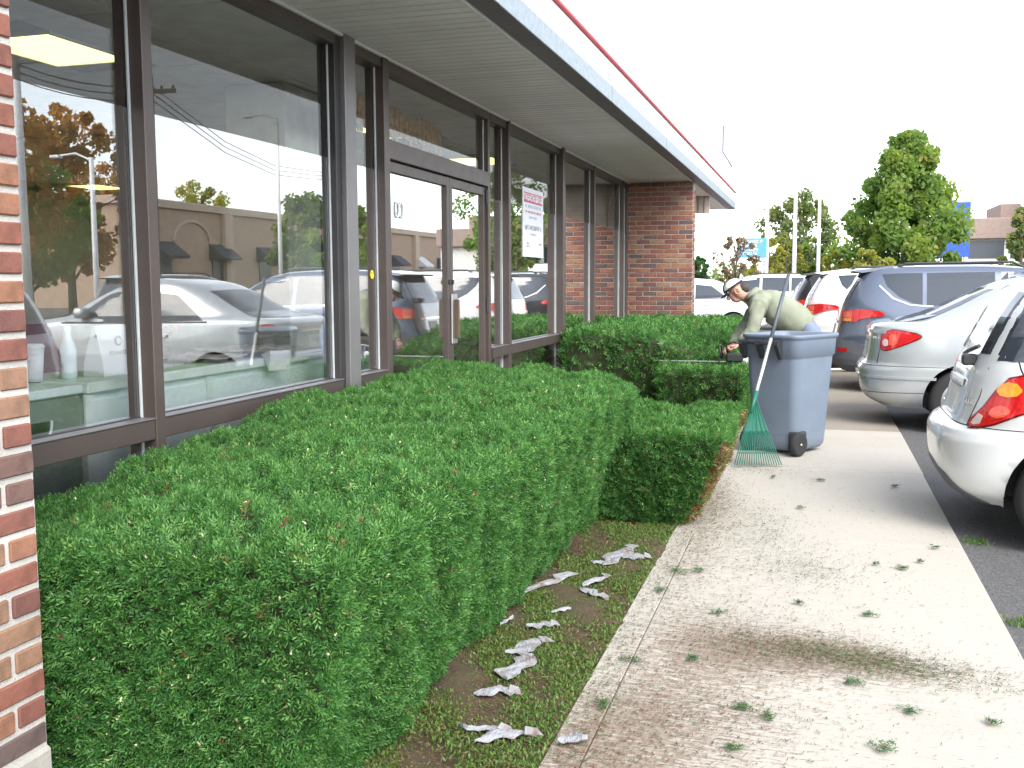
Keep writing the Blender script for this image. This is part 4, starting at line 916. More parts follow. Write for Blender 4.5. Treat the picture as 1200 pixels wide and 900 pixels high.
# ================================================================== WHEELED BIN
def wheeled_bin():
    root = empty('wheeled_bin', (-.205, 9.02, .003), R(-30)); root.scale = (1.08, 1.08, 1.); tagobj(root, 'tall blue-grey plastic wheeled bin standing open on the sidewalk', 'bin')
    def ring(wx, wy, r, z, n=6):
        out = []
        for sx, sy, a0 in ((1,1,0),(-1,1,90),(-1,-1,180),(1,-1,270)):
            for k in range(n):
                a = R(a0+90*k/(n-1)); out.append((sx*(wx/2-r)+r*math.cos(a), sy*(wy/2-r)+r*math.sin(a), z))
        return out
    def loft(rings, cap0=True):
        k = len(rings[0]); m = MB(); m.v = [p for r_ in rings for p in r_]
        m.f = [(i*k+j, i*k+(j+1) % k, (i+1)*k+(j+1) % k, (i+1)*k+j) for i in range(len(rings)-1) for j in range(k)]
        if cap0: m.f.append(tuple(range(k-1,-1,-1)))
        m.mi = [0]*len(m.f); return m
    o = []
    outer = [(.36,.42,.06,.03),(.40,.47,.07,.06),(.41,.48,.07,.12),(.47,.57,.075,.80),(.475,.575,.075,.815),(.498,.60,.08,.825),(.508,.615,.08,.955),(.512,.62,.08,.965),(.532,.64,.085,.972),(.538,.645,.085,.995),(.528,.635,.08,1.003),(.49,.595,.07,1.0),(.48,.585,.07,.95),(.40,.47,.06,.15),(.38,.45,.06,.10)]
    rs = [ring(a, b, r, z) for a, b, r, z in outer]; m = loft(rs); m.f.append(tuple((len(rs)-1)*len(rs[0])+j for j in range(len(rs[0])))); m.mi.append(0)
    ob = m.build('bin_body', 'bin_grey', root, True)
    # handle side faces -y
    h = MB().tube([(-.215,-.36,.935),(.10,-.36,.935)], .017, 10); h.build('handle_bar', 'bin_dark', root, True)
    for x in (-.215,-.06,.10):
        MB().prism([(-.307,.965),(-.375,.955),(-.38,.92),(-.315,.80),(-.298,.80)], x-.016, x+.016, 'x').build('handle_bracket', 'bin_dark', root)
    for k in range(17): bx('grip_ridge', (-.20+k*.0185,-.378,.921), (-.195+k*.0185,-.341,.951), 'bin_dark', root, .001)
    # wheel wells, axle and wheels at the foot of the handle side
    for sx in (-1, 1):
        bx('wheel_well', (sx*.205-.055,-.262,.03), (sx*.205+.03 if sx>0 else sx*.205+.055,-.12,.20), 'bin_dark', root, .012)
        e = MB().lathe([(.07,-.024),(.088,-.026),(.098,-.018),(.10,0),(.098,.018),(.088,.026),(.07,.024)], 28, 'x').build('wheel', 'rubber', root, True); e.location = (sx*.222,-.225,.10)
        m = MB().lathe([(.071,-.020),(.071,.020),(.064,.022),(.064,-.022)], 24, 'x')
        for k in range(6):
            a = k*math.pi/3; m.tube([(0,.012*math.cos(a),.012*math.sin(a)),(0,.066*math.cos(a),.066*math.sin(a))], .010, 6)
        m.lathe([(.02,-.024),(.02,.024)], 14, 'x'); hb = m.build('hub', 'bin_dark', e)
        MB().lathe([(.009,-.03),(.009,.03)], 10, 'x').build('axle_cap', 'pole_grey', e)
    MB().tube([(-.22,-.225,.10),(.22,-.225,.10)], .010, 8).build('axle', 'trim_steel', root)
    MB().box((-.20,-.245,.17),(.20,-.236,.19)).build('base_rib', 'bin_grey', root)
    # clippings inside
    n = 5000; p = np.stack([rng.uniform(-.17,.17,n), rng.uniform(-.22,.22,n), .78+.05*rng.random(n)], -1); d = rng.normal(0,1,(n,3)); d /= np.linalg.norm(d,axis=1,keepdims=True); s = np.cross(d, rng.normal(0,1,(n,3))); s /= np.linalg.norm(s,axis=1,keepdims=True)
    V = np.stack([p, p+d*.02+s*.005, p+d*.045, p+d*.02-s*.005], 1).reshape(-1,3); o = np_mesh('clippings_inside', V, np.arange(len(V)).reshape(-1,4), 'clip', root, np.repeat(rng.random(n)*.5, 4)); o['kind'] = 'stuff'
wheeled_bin()

# ================================================================== RAKE
def rake():
    A = Vector((-.445, 8.24, .555)); B = Vector((-.232, 8.93, 1.50)); ax = (B-A).normalized()
    root = empty('leaf_rake', (-.40, 8.12, 0)); tagobj(root, 'green fan leaf rake with grey handle leaning against the bin', 'rake'); o0 = Vector(root.location)
    T = lambda p: tuple(Vector(p)-o0)
    mid = A.lerp(B, .47)
    MB().tube([T(A-ax*.10), T(mid)], .0135, 12).build('lower_handle', 'rake_metal', root, True); MB().tube([T(mid-ax*.02), T(B)], .0155, 12).build('grip', 'rake_grip', root, True)
    # fan: apex at A, tips on the ground
    L0 = Vector((-.590, 8.05, .006)); R0 = Vector((-.225, 8.15, .006)); apex = A-ax*.02
    def P_(u, t):                    # u across, t from apex to tip
        tip = L0.lerp(R0, u); p = apex.lerp(tip, t); n = (R0-L0).cross(apex-L0).normalized()
        return p + n*(-.03*math.sin(math.pi*t))*(1-.3*abs(u-.5))
    nrm = (R0-L0).cross(apex-L0).normalized()
    m = MB(); nu, nt_ = 25, 10; V = []
    for k in (0, 1):
        for i in range(nt_):
            for j in range(nu):
                u = j/(nu-1); t = .03+.50*i/(nt_-1); rib = .0035*math.cos(u*math.pi*10); V.append(T(P_(u, t)+nrm*(rib+(.004 if k else 0))))
    q = nu*nt_; F = [(i*nu+j, i*nu+j+1, (i+1)*nu+j+1, (i+1)*nu+j) for i in range(nt_-1) for j in range(nu-1)]; F2 = [tuple(x+q for x in f[::-1]) for f in F]
    rim = [j for j in range(nu)]+[i*nu+nu-1 for i in range(1, nt_)]+[(nt_-1)*nu+j for j in range(nu-2, -1, -1)]+[i*nu for i in range(nt_-2, 0, -1)]
    m.add(V, F+F2+[(rim[a], rim[(a+1) % len(rim)], rim[(a+1) % len(rim)]+q, rim[a]+q) for a in range(len(rim))]); m.build('fan_plate', 'rake_green', root, True)
    for j in range(20):
        u = j/19; m = MB(); pts = [T(P_(u, t)+nrm*.002) for t in np.linspace(.50, .97, 7)]; last = Vector(pts[-1]); pts.append(tuple(last+Vector((0, .028, -.006)))); m.tube(pts, .0042, 5); m.build('tine', 'rake_green', root)
    m = MB().tube([T(P_(u, .80)-nrm*.004) for u in np.linspace(0, 1, 20)], .0045, 5); m.build('tine_band', 'rake_green', root)
    for u in (0, .5, 1): MB().tube([T(P_(u, t)-nrm*.003) for t in np.linspace(.0, .5, 8)], .007, 6).build('fan_rib', 'rake_green', root)
    MB().tube([T(A-ax*.16), T(A+ax*.03)], [.012, .020], 10).build('socket', 'rake_green', root, True)
rake()

# ================================================================== PERSON (bent over the far hedge, facing the store)
def skinned(name, pts, edges, rad, m, parent, sub=2, root_i=0):
    me = bpy.data.meshes.new(name); me.from_pydata(pts, edges, []); o = bpy.data.objects.new(name, me); COL.objects.link(o)
    md = o.modifiers.new('s', 'SKIN'); md.use_smooth_shade = True
    for i, v in enumerate(me.skin_vertices[0].data):
        r = rad[i]; v.radius = r if isinstance(r, tuple) else (r, r); v.use_root = (i == root_i)
    sb = o.modifiers.new('u', 'SUBSURF'); sb.levels = sub; sb.render_levels = sub
    dg = bpy.context.evaluated_depsgraph_get(); me2 = bpy.data.meshes.new_from_object(o.evaluated_get(dg)); bpy.data.objects.remove(o)
    return link(name, me2, m, parent, True)
def lathe_head(parent):
    pass
def person():
    root = empty('person', (-.06, 10.72, -.03)); tagobj(root, 'person in an olive hooded sweatshirt and white-and-navy cap bending over the hedge behind the bin', 'person')
    # body: trousers region and skin share one continuous surface; clothes are shells round it
    J = {'pelvis': (0,0,.95), 'waist': (-.12,0,1.07), 'belly': (-.25,0,1.16), 'chest': (-.40,0,1.225), 'upper': (-.52,0,1.265), 'neck': (-.61,0,1.30), 'neck2': (-.665,0,1.325), 'skull': (-.725,0,1.375), 'crown': (-.775,0,1.425),
         'hipL': (.02,-.10,.90), 'kneeL': (-.05,-.13,.50), 'ankL': (.03,-.13,.09), 'toeL': (-.16,-.14,.045), 'hipR': (.02,.10,.90), 'kneeR': (.0,.14,.50), 'ankR': (.07,.15,.09), 'toeR': (-.12,.16,.045),
         'shL': (-.50,-.19,1.235), 'elL': (-.545,-.27,.985), 'wrL': (-.69,-.275,.845), 'shR': (-.50,.19,1.235), 'elR': (-.66,.24,1.0), 'wrR': (-.80,.05,.80)}
    nm = list(J); ix = {k: i for i, k in enumerate(nm)}
    E_ = [('pelvis','waist'),('waist','belly'),('belly','chest'),('chest','upper'),('upper','neck'),('neck','neck2'),('neck2','skull'),('skull','crown'),('pelvis','hipL'),('hipL','kneeL'),('kneeL','ankL'),('ankL','toeL'),('pelvis','hipR'),('hipR','kneeR'),('kneeR','ankR'),('ankR','toeR'),('upper','shL'),('shL','elL'),('elL','wrL'),('upper','shR'),('shR','elR'),('elR','wrR')]
    rd = {'pelvis':.135,'waist':.125,'belly':.13,'chest':.14,'upper':.11,'neck':.058,'neck2':.055,'skull':.085,'crown':.075,'hipL':.085,'kneeL':.058,'ankL':.042,'toeL':.035,'hipR':.085,'kneeR':.058,'ankR':.042,'toeR':.035,'shL':.058,'elL':.042,'wrL':.029,'shR':.058,'elR':.042,'wrR':.029}
    skinned('body', [J[k] for k in nm], [(ix[a], ix[b]) for a, b in E_], [rd[k] for k in nm], 'skin', root)
    # sweatshirt shell: torso and sleeves
    ks = ['waist','belly','chest','upper','neck','shL','elL','wrL','shR','elR','wrR']; loc = dict(J); loc['waist'] = (.03,0,.965); loc['wrL'] = (-.675,-.275,.86); loc['wrR'] = (-.785,.07,.82); loc['neck'] = (-.59,0,1.295)
    iy = {k: i for i, k in enumerate(ks)}; er = {'waist':(.185,.175),'belly':(.20,.185),'chest':(.205,.185),'upper':(.16,.155),'neck':(.088,.088),'shL':(.092,.092),'elL':(.070,.070),'wrL':(.046,.046),'shR':(.092,.092),'elR':(.070,.070),'wrR':(.046,.046)}
    ee = [('waist','belly'),('belly','chest'),('chest','upper'),('upper','neck'),('upper','shL'),('shL','elL'),('elL','wrL'),('upper','shR'),('shR','elR'),('elR','wrR')]
    hd = skinned('sweatshirt', [loc[k] for k in ks], [(iy[a], iy[b]) for a, b in ee], [er[k] for k in ks], 'hoodie', root, 3)
    tx = bpy.data.textures.new('fold', 'CLOUDS'); tx.noise_scale = .07; dm = hd.modifiers.new('d', 'DISPLACE'); dm.texture = tx; dm.strength = .034; dm.mid_level = .5
    # hood lying on the neck
    m = MB(); pts = [(-.60+.05*math.cos(a)*1.0+.02, .115*math.sin(a), 1.335+.045*math.cos(a)) for a in np.linspace(-2.6, 2.6, 20)]; m.tube(pts, [.022+.016*math.cos((i/19-.5)*3) for i in range(20)], 10); m.build('hood', 'hoodie', hd, True)
    m = MB(); m.v = []; 
    for i in range(9):
        for j in range(9):
            u, v = i/8-.5, j/8-.5; m.v.append((-.50-.16*u*1.0, .22*v*(1-.5*abs(u)), 1.375-.02*u+.03*math.cos(v*3)*math.cos(u*3)-.03))
    m.f = [(i*9+j,(i+1)*9+j,(i+1)*9+j+1,i*9+j+1) for i in range(8) for j in range(8)]; m.mi = [0]*64; o = m.build('hood_back', 'hoodie', hd, True); md = o.modifiers.new('s', 'SOLIDIFY'); md.thickness = .03; md.offset = 0; md = o.modifiers.new('b', 'SUBSURF'); md.levels = md.render_levels = 1
    kt = ['pelvis','hipL','kneeL','ankL','hipR','kneeR','ankR','waist']; iz = {k: i for i, k in enumerate(kt)}; tr = {'pelvis':.155,'waist':.135,'hipL':.108,'kneeL':.082,'ankL':.072,'hipR':.108,'kneeR':.082,'ankR':.072}
    skinned('trousers', [J[k] for k in kt], [(iz[a], iz[b]) for a, b in (('pelvis','waist'),('pelvis','hipL'),('hipL','kneeL'),('kneeL','ankL'),('pelvis','hipR'),('hipR','kneeR'),('kneeR','ankR'))], [tr[k] for k in kt], 'jeans', root)
    for s in ('L', 'R'):
        a, t = Vector(J['ank'+s]), Vector(J['toe'+s]); skinned('boot', [tuple(a+Vector((.03,0,.06))), tuple(a+Vector((.03,0,-.02))), tuple(t+Vector((.03,0,.012))), tuple(t+Vector((-.05,0,.005)))], [(0,1),(1,2),(2,3)], [.055,.056,.05,.036], 'boots', root)
    # face details (head looks down to -X)
    fd = Vector((-.80,0,-.60)).normalized(); up = Vector((-.60,0,.80)).normalized(); c = Vector((-.735,0,1.375)); lat = Vector((0,1,0))
    def H(f, u, l): return c+fd*f+up*u+lat*l
    skinned('face', [tuple(H(-.01,.03,0)), tuple(H(.045,.02,0)), tuple(H(.055,-.045,0)), tuple(H(.05,-.095,0)), tuple(H(-.01,-.085,0))], [(0,1),(1,2),(2,3),(3,4),(4,0)], [.075,.055,.048,.034,.05], 'skin', root)
    MB().tube([H(.092,.012,0), H(.112,-.022,0), H(.098,-.036,0)], [.009,.016,.012], 8).build('nose', 'skin', root, True)
    MB().tube([H(.088,-.062,-.025), H(.094,-.062,0), H(.088,-.062,.025)], [.004,.006,.004], 6).build('mouth', 'flower_red', root, True)
    for s in (-1, 1):
        MB().lathe([(.0,-.011),(.008,-.007),(.011,0),(.008,.007),(.0,.011)], 10, 'z', H(.083,.012,s*.032)).build('eye', 'dark', root, True)
        m = MB(); pts = [H(-.015+.022*math.cos(a), -.012+.033*math.sin(a), s*.088) for a in np.linspace(0, 2*math.pi, 14)]; m.tube(pts, .008, 6); m.build('ear', 'skin', root, True)
    m = MB(); m.tube([H(-.075,.02,0), H(-.085,-.03,0), H(-.07,-.07,0)], [.045,.06,.03], 10); m.build('hair', 'hair', root, True)
    # cap
    m = MB(); V = []; nu, nv = 24, 8
    for i in range(nv):
        th = (math.pi/2)*i/(nv-1)
        for j in range(nu):
            a = 2*math.pi*j/nu; rr = math.cos(th)
            V.append(H(.105*rr*math.cos(a), .045+.085*math.sin(th), .093*rr*math.sin(a)))
    F = [(i*nu+j, i*nu+(j+1) % nu, (i+1)*nu+(j+1) % nu, (i+1)*nu+j) for i in range(nv-1) for j in range(nu)]
    m.add(V, F); cp = m.build('cap', 'cap_white', root, True); md = cp.modifiers.new('s', 'SOLIDIFY'); md.thickness = .006
    m = MB(); n = 11; V = []
    for i in range(4):
        for j in range(n):
            a = -1.15+2.3*j/(n-1); r0 = .10+.07*i/3*math.cos(a*.8); V.append(H(r0*math.cos(a), .045-.012*i/3-.02*(math.sin(a)**2), .96*r0*math.sin(a)*(1-.12*i/3)))
    m.add(V, [(i*n+j, i*n+j+1, (i+1)*n+j+1, (i+1)*n+j) for i in range(3) for j in range(n-1)]); o = m.build('brim', 'cap_navy', cp, True); md = o.modifiers.new('s', 'SOLIDIFY'); md.thickness = .007
    m = MB(); m.tube([H(.108*math.cos(a), .052, .096*math.sin(a)) for a in np.linspace(.4, 2*math.pi-.4, 24)], .010, 6); m.build('cap_band', 'cap_navy', cp, True)
    m = MB(); m.tube([H(.1*math.cos(t)+.004, .048+.088*math.sin(t), -.012) for t in np.linspace(0, 1.2, 8)], .007, 5); m.build('cap_panel', 'cap_navy', cp)
    # hands: palm and five curled fingers round the trimmer grip
    for s, wr, tgt in ((-1, Vector(J['wrL']), Vector((-.745,-.30,.795))), (1, Vector(J['wrR']), Vector((-.845,.0,.755)))):
        d = (tgt-wr).normalized(); side = Vector((.25, s*-1., 0)).normalized(); side = (side-d*side.dot(d)).normalized(); pn = d.cross(side).normalized()
        pts = [tuple(wr-d*.02), tuple(wr+d*.03), tuple(wr+d*.075)]; ed = [(0,1),(1,2)]; rr = [(.028,.024),(.036,.022),(.040,.020)]
        h = skinned('hand', pts, ed, rr, 'skin', root)
        for k, (o_, ln) in enumerate(((-.030,.068),(-.010,.078),(.010,.074),(.030,.060))):
            b = wr+d*.07+side*o_; p1 = b+d*ln*.38; p2 = p1+(d*.25-pn*.9).normalized()*ln*.34; p3 = p2+(-d*.65-pn*.6).normalized()*ln*.30
            skinned('finger', [tuple(b-d*.02), tuple(p1), tuple(p2), tuple(p3)], [(0,1),(1,2),(2,3)], [.0095,.009,.0085,.007], 'skin', h, 1)
        b = wr+d*.025-side*.033; skinned('thumb', [tuple(b), tuple(b+d*.03-side*.018-pn*.01), tuple(b+d*.058-side*.006-pn*.025)], [(0,1),(1,2)], [.012,.011,.009], 'skin', h, 1)
    return root
person()
def trimmer():
    root = empty('hedge_trimmer', (-.80, 10.43, .66)); tagobj(root, 'hedge trimmer with a long steel blade resting on the low hedge step', 'hedge trimmer')
    bx('motor_housing', (-.06,-.045,-.02), (.16,.045,.07), 'black_plastic', root, .018); bx('gear_case', (.10,-.05,-.045), (.20,.05,.03), 'pole_grey', root, .015)
    MB().tube([(-.04,-.0,.06),(-.06,-.01,.15),(.02,-.01,.185),(.08,0,.165),(.09,0,.06)], .012, 8).build('rear_handle', 'black_plastic', root, True)
    MB().tube([(-.10,-.07,.02),(-.12,-.075,.14),(-.12,.05,.15),(-.10,.06,.02)], .011, 8).build('front_handle', 'black_plastic', root, True)
    MB().tube([(.14,.03,.05),(.15,.03,.17)], .010, 8).build('fuel_cap', 'pole_grey', root, True)
    bx('guard', (-.125,-.08,-.02), (-.115,.08,.06), 'black_plastic', root, .004)
    bx('blade_bar', (-.72,-.014,-.022), (-.06,.014,-.012), 'trim_steel', root, .002)
    for k in range(22):
        x = -.70+k*.029
        for s in (-1, 1): MB().prism([(x,s*.014),(x+.014,s*.014),(x+.010,s*.034),(x+.004,s*.034)], -.0205, -.0145, 'z').build('blade_tooth', 'trim_steel', root)
trimmer()

# ================================================================== TREES AND BACKGROUND
def leaf_cloud(cen, rad, n, size, r, flat=.0):
    """n leaf quads spread through clumps; cen/rad arrays of clump centres and radii"""
    k = r.integers(0, len(cen), n); d = r.normal(0, 1, (n, 3)); d /= np.linalg.norm(d, axis=1, keepdims=True)
    p = cen[k]+d*(rad[k]*r.random(n)**.45)[:, None]
    a = r.normal(0, 1, (n, 3)); a[:, 2] *= (1-flat); a /= np.linalg.norm(a, axis=1, keepdims=True); b = np.cross(a, r.normal(0, 1, (n, 3))); b /= np.linalg.norm(b, axis=1, keepdims=True)
    s = size*r.uniform(.6, 1.3, n)[:, None]
    V = np.stack([p-a*s, p+b*s*.62, p+a*s, p-b*s*.62], 1).reshape(-1, 3)
    return V, k
def tree(name, label, x, y, h, cr, ch0, leaf, n=9000, size=.12, seed=0, conic=.0, nclump=60, bark='bark', group=None, cat='tree', sparse=.0, trunk_r=None):
    r = np.random.default_rng(seed); root = empty(name, (x, y, -.03)); tagobj(root, label, cat, group)
    tr = trunk_r or max(.05, h*.018)
    pts = [(0, 0, 0)]; 
    for t in (.25, .5, .75, .95): pts.append((r.normal(0, .012)*h, r.normal(0, .012)*h, h*t))
    MB().tube(pts, [tr*1.3, tr, tr*.75, tr*.45, tr*.12], 9).build('trunk', bark, root, True)
    cen = []; rad = []
    H = h-ch0
    for i in range(nclump):
        t = (i+.5)/nclump; z = ch0+H*t
        if conic: prof = (1-t)**.62*min(1, .62+t*2.6)
        else: prof = math.sqrt(max(0, 1-(2*t-1)**2))*.95+.05
        a = i*2.39996+r.normal(0, .3); q = cr*prof*math.sqrt(r.uniform(.12, 1.0)); cen.append((q*math.cos(a), q*math.sin(a), z+r.normal(0, .03)*H)); rad.append(cr*r.uniform(.12, .29)*(.6+.4*prof))
    cen = np.array(cen); rad = np.array(rad)
    for i in range(0, nclump, max(1, nclump//14)):
        c = cen[i]; zb = max(ch0*.7, c[2]-.45*math.hypot(c[0], c[1])-.1*h); b = Vector((0, 0, min(zb, h*.85))); e = Vector(c)
        MB().tube([b, b.lerp(e, .5)+Vector((0, 0, .04*h)), e], [tr*.42, tr*.26, tr*.07], 6, False).build('limb', bark, root, True)
    V, k = leaf_cloud(cen, rad, n, size, r)
    cl = r.beta(2, 2, nclump); A = np.clip(cl[k]*.75+r.random(n)*.35-.05, 0, 1)
    np_mesh('crown', V, np.arange(len(V)).reshape(-1, 4), leaf, root, np.repeat(A, 4))
    return root
GT = 'trees beyond the parking lot'
tree('maple_tree', 'big full green maple rising behind the parked SUVs', 4.45, 60, 9.1, 3.75, 2.2, 'maple_green', 26000, .15, 1, 1., 120, group=GT)
tree('plane_tree', 'tall airy tree behind the white poles', -1.4, 82, 7.7, 3.1, 2.2, 'oak_green', 6500, .17, 2, 0, 46, 'bark_grey', group=GT)
tree('young_tree', 'small yellow-olive tree below the blue roadside sign', -2.55, 56, 3.7, 1.0, .6, 'olive_gold', 3500, .11, 3, 0, 26, group=GT)
tree('young_tree', 'small golden tree between the first two white poles', -1.75, 61, 3.8, 1.15, .5, 'olive_gold', 4000, .12, 31, 0, 26, group=GT)
tree('young_tree', 'small round dark green tree between the white poles', -.45, 62, 3.6, 1.2, .5, 'maple_green', 4500, .12, 4, 0, 30, group=GT)
tree('young_tree', 'small lime-yellow tree left of the big maple', .95, 60, 3.3, 1.15, .5, 'olive_gold', 4200, .12, 5, 0, 28, group=GT)
tree('young_tree', 'low yellow-green tree under the left side of the big maple', 2.5, 56, 2.9, 1.3, .4, 'olive_gold', 4000, .12, 51, 0, 28, group=GT)
tree('bare_tree', 'small half-bare brown tree right of the brick wing wall', -2.45, 33, 2.9, .72, 1.15, 'brown_sparse', 620, .075, 6, 0, 26, group=GT, trunk_r=.05)
tree('edge_tree', 'loose green tree at the right edge of the picture', 7.75, 45, 4.2, 1.15, .5, 'oak_green', 5000, .11, 7, .8, 36, group=GT)
tree('column_shrub', 'clipped dark green column shrub beside the brick wing wall', -4.25, 39, 2.35, .42, .05, 'dark_conifer', 5000, .07, 8, 0, 50, group=GT, cat='shrub')
GR = 'trees mirrored in the store windows'
for k, (x, y, h, cr, lf, lab) in enumerate(((26, 32.5, 9, 3.2, 'autumn', 'rust-brown tree mirrored in the left of the nearest window'), (27, 36.5, 6.5, 2.6, 'maple_green', 'green tree mirrored in the nearest window above the paper bag'), (29, 41.5, 9.5, 3.0, 'autumn', 'orange-brown tree mirrored beside the first mullion'), (46, 66, 10, 3.6, 'autumn', 'tall autumn tree mirrored behind the tan building roof'), (47, 80, 10, 3.4, 'olive_gold', 'yellow tree mirrored above the tan building'), (22, 52, 6.2, 2.3, 'oak_green', 'grey-green tree mirrored in the right of the second window'), (17.5, 47.5, 5.0, 1.8, 'maple_green', 'bright green tree mirrored in the sidelight left of the doors'), (17, 74, 9.5, 3.6, 'maple_green', 'green tree mirrored behind the notice'))):
    tree('far_tree', lab, x, y, h, cr, h*.22, lf, 7000, .16, 60+k, 0, 50, group=GR)
def pole(name, label, x, y, h, r=.07, m='pole_grey', cross=False, group='poles along the street', arm=0.):
    root = empty(name, (x, y, -.03)); tagobj(root, label, 'pole', group)
    MB().tube([(0,0,0),(0,0,h*.5),(0,0,h)], [r*1.15, r, r*.8], 10).build('shaft', m, root, True); MB().lathe([(r*2,0),(r*2,.12),(r*1.2,.16)], 12, 'z').build('base', m, root)
    if cross:
        bx('crossarm', (-1.1,-.05,h-.7), (1.1,.05,h-.55), m, root, .01)
        for s in (-1,-.5,.5,1): MB().lathe([(.04,0),(.05,.06),(.02,.14)], 8, 'z', (s,0,h-.55)).build('insulator', 'wire', root)
    if arm:
        MB().tube([(0,0,h-.1),(arm*.5,0,h+.15),(arm,0,h+.1)], .035, 8).build('lamp_arm', m, root); bx('lamp_head', (min(arm,arm*1.3),-.12,h+.02), (max(arm,arm*1.3),.12,h+.12), m, root, .02)
    return root
mat('pole_white', (.80, .80, .80), .6)
pole('street_pole', 'pale pole just right of the blue roadside sign', -2.42, 52, 5.6, .10, 'pole_white'); pole('street_pole', 'tallest pale pole, between the two small golden and green trees', -1.12, 53, 5.9, .10, 'pole_white'); pole('street_pole', 'pale pole right of the small dark green tree', .02, 54, 5.5, .09, 'pole_white')
pole('street_pole', 'pale pole in front of the brown building', 10.6, 62, 5.8, .10, 'pole_white')
rp = empty('roadside_mast', (-4.75, 60, -.03)); tagobj(rp, 'mast painted white to merge with the bright sky, with a thin bent dark top beside the roof end', 'mast')
MB().tube([(0,0,0),(0,0,7.9)], .05, 8).build('shaft', 'pole_white', rp); MB().tube([(0,0,7.85),(-.55,0,8.75),(-.55,0,10.2)], .06, 6).build('bent_top', 'antenna', rp)  # white shaft: the sky glare washing it out is put into its colour
pole('utility_pole', 'utility pole with crossarm mirrored at the left edge of the nearest window', 20.5, 29.0, 9.5, .16, 'pole_grey', True); pole('utility_pole', 'wooden utility pole mirrored beside the first mullion', 18.6, 33.6, 9.2, .15, 'pole_wood', True); pole('lamp_post', 'slim pale lamp post mirrored in the second window', 20, 45.5, 9.5, .09, 'pole_white', False, 'poles along the street', 1.4); pole('lamp_post', 'slim pale lamp post mirrored in the nearest window', 17.5, 28.8, 5.6, .09, 'pole_white', False, 'poles along the street', 1.2)
for k, (z, dz) in enumerate(((4.5, .25), (3.9, .2), (3.5, .15))):
    o = MB().tube([(-2.42+i*.31*1.3, 52+i*.25, z-dz*4*(i/8)*(1-i/8)-.0*i) for i in range(9)], .012, 5).build('overhead_wire', 'wire'); tagobj(o, ['topmost', 'middle', 'lowest'][k]+' overhead wire sagging between the pale poles', 'wire', 'wires between the pale poles')
for k in range(3):
    o = MB().tube([(20.5-1.9*i/6*1., 29+i*4.6/6, 8.8-.25*k-.3*4*(i/6)*(1-i/6)) for i in range(7)]+[(18.6+i*2.5, 33.6+i*9, 8.75-.25*k-.9*math.sin(i)) for i in range(1, 6)], .02, 5).build('overhead_wire', 'wire'); tagobj(o, ['upper', 'middle', 'lower'][k]+' power line mirrored across the nearest windows', 'wire', 'power lines mirrored in the windows')
# signs
sg = empty('roadside_sign', (-2.70, 45, -.03)); tagobj(sg, 'light blue roadside sign with four white lines of text', 'sign')
bx('panel', (-.62,-.04,2.45), (.62,.04,3.28), 'sign_blue', sg, .01)
for k, (a, b) in enumerate(((-.55,.50),(-.55,.22),(-.55,.30),(-.55,.24))):
    m = MB(); glyphs(m, a, b, 3.08-k*.165, 3.19-k*.165, lambda u, v, d: (u, -.041-.004*d, v), 70+k); m.build('text_line', 'sign_white', sg)
bx('lower_panel', (-.62,-.04,2.33), (.62,.04,2.44), 'sign_white', sg, .005)
for s in (-.45,.45): MB().tube([(s,0,0),(s,0,2.33)], .04, 8).build('post', 'pole_grey', sg)
s2 = empty('pylon_sign', (8.5, 70, -.03)); tagobj(s2, 'deep blue pylon sign beside the right side of the big maple', 'sign')
bx('panel', (-1.3,-.12,2.9), (.55,.12,6.3), 'sign_blue_deep', s2, .02); MB().tube([(.35,0,0),(.35,0,2.9)], .12, 8).build('post', 'pole_grey', s2)
# brown building at the right edge
b = empty('brown_building', (14, 76, -.03)); tagobj(b, 'low brown-fascia building with dark windows at the right edge', 'building')
bx('wall', (-4.6,0,0), (9,8,4.2), 'white_wall', b, .02); bx('fascia', (-4.8,-.4,4.201), (9.2,8.2,5.6), 'brown_fascia', b, .05); bx('roof_block', (-2.2,1,5.601), (7,7,6.6), 'brown_fascia', b, .05)
for k in range(4): w_ = bx('window', (-4.2+k*2.6,-.03,2.9), (-2.0+k*2.6,-.005,4.1), 'window_far', b, .005)
bx('low_wall', (-3.6,-6,0), (.2,-5.6,2.7), 'white_wall', b, .02); bx('low_wall', (-4.6,-4,0), (-2.2,-3.7,2.2), 'white_wall', b, .02)
# tan building across the street (mirrored in the glass)
t = empty('tan_building', (34, 88, -.03)); tagobj(t, 'long tan building with dark awnings mirrored in the windows and doors', 'building')
bx('wall', (0,-36,0), (14,36,6.2), 'stucco_tan', t, .02); bx('parapet_cap', (-.25,-36.2,6.2), (14.2,36.2,6.7), 'stucco_cap', t, .03)
for k, y in enumerate((-25, -8, 10, 26)): bx('pilaster', (-.35,y-.5,0), (-.01,y+.5,6.19), 'stucco_cap', t, .02)
for k in range(11):
    y = -33+k*6.2; w_ = bx('window', (-.06,y,1.0), (-.005,y+1.7,3.3), 'window_far', t, .005)
    aw = MB().prism([(-.01,4.1),(-1.2,3.2),(-1.2,3.05),(-.01,3.05)], y-.3, y+2.0).build('awning', 'awning' if k % 4 != 3 else 'awning_white', t)
ar = [(-.04, -29+2.0*math.cos(a), 4.2+1.3*math.sin(a)) for a in np.linspace(0, math.pi, 16)]; MB().tube(ar, .12, 6).build('arch_trim', 'stucco_cap', t)
